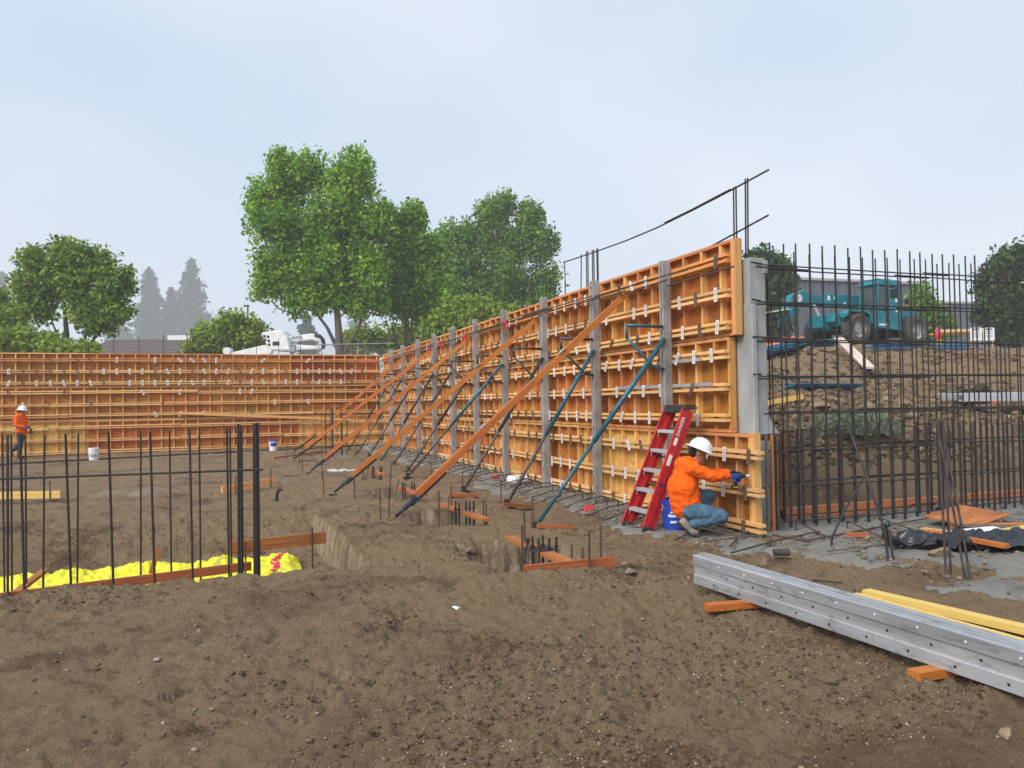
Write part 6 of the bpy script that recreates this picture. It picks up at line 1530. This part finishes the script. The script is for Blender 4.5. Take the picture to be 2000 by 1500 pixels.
MB().tube([(0, 0, -.2), (0, 0, hz)], [.09, .06], 10).build('pole', 'dark_pipe', sl); MB().box((-.1, 0, hz + .03), (.42, .24, .12)).build('lamp_head', 'dark_pipe', sl, bevel=.02)

# white boom lift
lx, ly = far(575, 41); lz = 3.3; k = 41 / F_PX
bl = thing('boom_lift', 'white boom lift with folded arm parked behind the back wall corner', 'boom lift', (lx, ly, lz), (0, 0, -YAW))
def L2(x, y): return ((x - 575) * k, farz(x, y, 41) - lz)
poly = [L2(*p) for p in [(519, 655), (522, 651), (560, 648), (570, 660), (575, 686), (540, 686), (532, 680)]]
MB().prism(poly, -.75, .75, 'xz').build('turntable_cover', 'white_paint', bl, bevel=.05)
for (x_, y_) in ((526, 659), (533, 660), (527, 666), (534, 668), (535, 675)): 
    a, b = L2(x_, y_); MB().box((a, -.76, b), (.12, .02, .12)).build('vent', 'black_steel', bl)
a, b = L2(548, 673); MB().box((a, -.76, b), (.35, .02, .2)).build('control_box', 'black_steel', bl)
MB().prism([L2(*p) for p in [(555, 658), (612, 652), (628, 656), (630, 668), (612, 664), (556, 670)]], -.2, .2, 'xz').build('upper_boom', 'white_paint', bl, bevel=.03)
MB().prism([L2(*p) for p in [(556, 672), (620, 676), (632, 672), (632, 682), (560, 684)]], -.25, .15, 'xz').build('lower_boom', 'white_paint', bl, bevel=.03)
hp = [L2(*p) for p in [(618, 655), (628, 657), (634, 664), (636, 674), (633, 682)]]
MB().tube([(a, -.24, b) for a, b in hp], .09, 8).build('hose_bundle', 'black_steel', bl, smooth=True)
MB().prism([L2(*p) for p in [(440, 692), (520, 674), (535, 684), (530, 692), (455, 696)]], -.18, .18, 'xz').build('jib', 'white_paint', bl, bevel=.03)
a, b = L2(446, 686); MB().lathe([(.2, -.25), (.2, .25)], 16, 'y', (a, 0, b)).build('jib_end', 'white_paint', bl)
ra = [L2(*p) for p in [(566, 690), (566, 678), (584, 676), (584, 690)]]
MB().tube([(a, -.6, b) for a, b in ra], .03, 6).build('guard_rail', 'blue_rod', bl)
a, b = L2(583, 660); text('lettering', '600S', .3, 'print_dark', bl, (a, -.215, b), (R(90), 0, 0))
MB().box((0, 0, .45), (3.2, 2.0, .5)).build('chassis', 'white_paint', bl, bevel=.05)
for sx in (-1.2, 1.2):
    for sy in (-1, 1): MB().lathe([(.2, -.16), (.45, -.16), (.48, 0), (.45, .16), (.2, .16)], 20, 'y', (sx, sy, .45)).build('wheel', 'tyre', bl)

# temporary chain-link fence behind the corner
f0, f1 = far(622, 38), far(770, 41); z0, z1 = farz(622, 689, 38), farz(622, 678, 38)
fe = thing('chain_link_fence', 'galvanised chain-link fence panels behind the corner of the walls', 'fence', (f0[0], f0[1], 3.2))
d = Vector((f1[0] - f0[0], f1[1] - f0[1], 0)); zb, zt_ = .1, z1 - 3.2 + .12
for q in (0, .5, 1.0): rod('post', d * q + Vector((0, 0, -.2)), d * q + Vector((0, 0, zt_)), .03, 'galv', fe)
rod('rail', Vector((0, 0, zt_)), d + Vector((0, 0, zt_ + .25)), .03, 'galv', fe); rod('rail', Vector((0, 0, zb)), d + Vector((0, 0, zb)), .025, 'galv', fe)
wm = MB(); Lf = d.length; dn = d.normalized(); hgt = zt_ - zb; q = -hgt
while q < Lf:
    for s_ in (1, -1):
        a0, a1 = (q, q + hgt) if s_ > 0 else (q + hgt, q)
        za, zc = zb, zt_
        x0_, x1_ = max(0, min(Lf, a0)), max(0, min(Lf, a1))
        if abs(x1_ - x0_) > .05:
            f_ = lambda xx: zb + hgt * (xx - a0) / (a1 - a0)
            wm.bar(dn * x0_ + Vector((0, 0, f_(x0_))), dn * x1_ + Vector((0, 0, f_(x1_))), .008, .008)
    q += .16
wm.build('wire_mesh', 'galv', fe, kind='stuff')

# far right: stock on trestles, signs, drum
gx, gy = far(1868, 40); ts = thing('lumber_trestle', 'yellow trestle loaded with pale lumber right of the telehandler', 'trestle', (gx, gy, farz(1868, 674, 40)), (0, 0, -YAW))
for s_ in (-1, 1):
    for e_ in (-.25, .25): MB().bar((s_ * .9, e_, -.3), (s_ * .8, 0, .55), .07, .07).build('leg', 'yellow_paint', ts)
MB().box((0, 0, .58), (2.6, .09, .09)).build('top_rail', 'yellow_paint', ts)
for i in range(6): board('lumber', (-1.3 + .1 * i, -.4 + .16 * i, .66 + .06 * (i % 3)), (1.5 + .12 * i, -.4 + .16 * i, .68 + .06 * (i % 3)), .14, .05, random.choice(['lumber_pale', 'lumber_yellow', 'lumber']), ts)
gx, gy = far(1835, 39); dm_ = thing('red_tank', 'small red tank beside the lumber trestle', 'tank', (gx, gy, farz(1835, 662, 39)))
MB().lathe([(.04, 0), (.15, .02), (.18, .12), (.18, .28), (.14, .38), (.08, .54), (.06, .6)], 18).build('vessel', 'red_plastic', dm_)
for i, px in enumerate((1909, 1934)):
    gx, gy = far(px, 37); zz = farz(px, 668, 37)
    sg_ = thing('notice_sign', ['white printed notice board at the top of the bank, left of the two', 'white printed notice board at the top of the bank, right of the two'][i], 'sign', (gx, gy, zz), (0, 0, -YAW + .05))
    MB().box((0, 0, .38), (.56, .03, .62)).build('board', 'print_white', sg_)
    MB().box((0, -.018, .62), (.34, .006, .07)).build('heading', 'print_dark', sg_)
    for k in range(4): MB().box((0, -.018, .5 - .085 * k), (.42 - .05 * (k % 2), .006, .02)).build('print_line', 'print_dark', sg_)
    for s_ in (-.2, .2): MB().box((s_, .03, .0), (.05, .04, .9)).build('leg', 'lumber', sg_)
tag(board('dark_plank', (15.6, 13.0, gz(15.6, 13.0) + .3), (17.2, 13.2, gz(17.2, 13.2) + .25), .3, .05, 'clamp_rust'), 'dark plank lying on the bank above the metal beam stack', 'plank')

# ================================================================== HAZE
hz_v = NT('haze'); hz_v.t.nodes.clear()
out = hz_v.n('ShaderNodeOutputMaterial'); pv = hz_v.n('ShaderNodeVolumePrincipled')
pv.inputs['Color'].default_value = (0.93, 0.96, 1.0, 1); pv.inputs['Density'].default_value = 0.0011; pv.inputs['Anisotropy'].default_value = 0.0
hz_v.l(pv.outputs[0], out.inputs['Volume'])
hb = MB().box((0, 250, 40), (1300, 720, 90))
o = hb.build('haze', 'haze', None, kind='stuff')
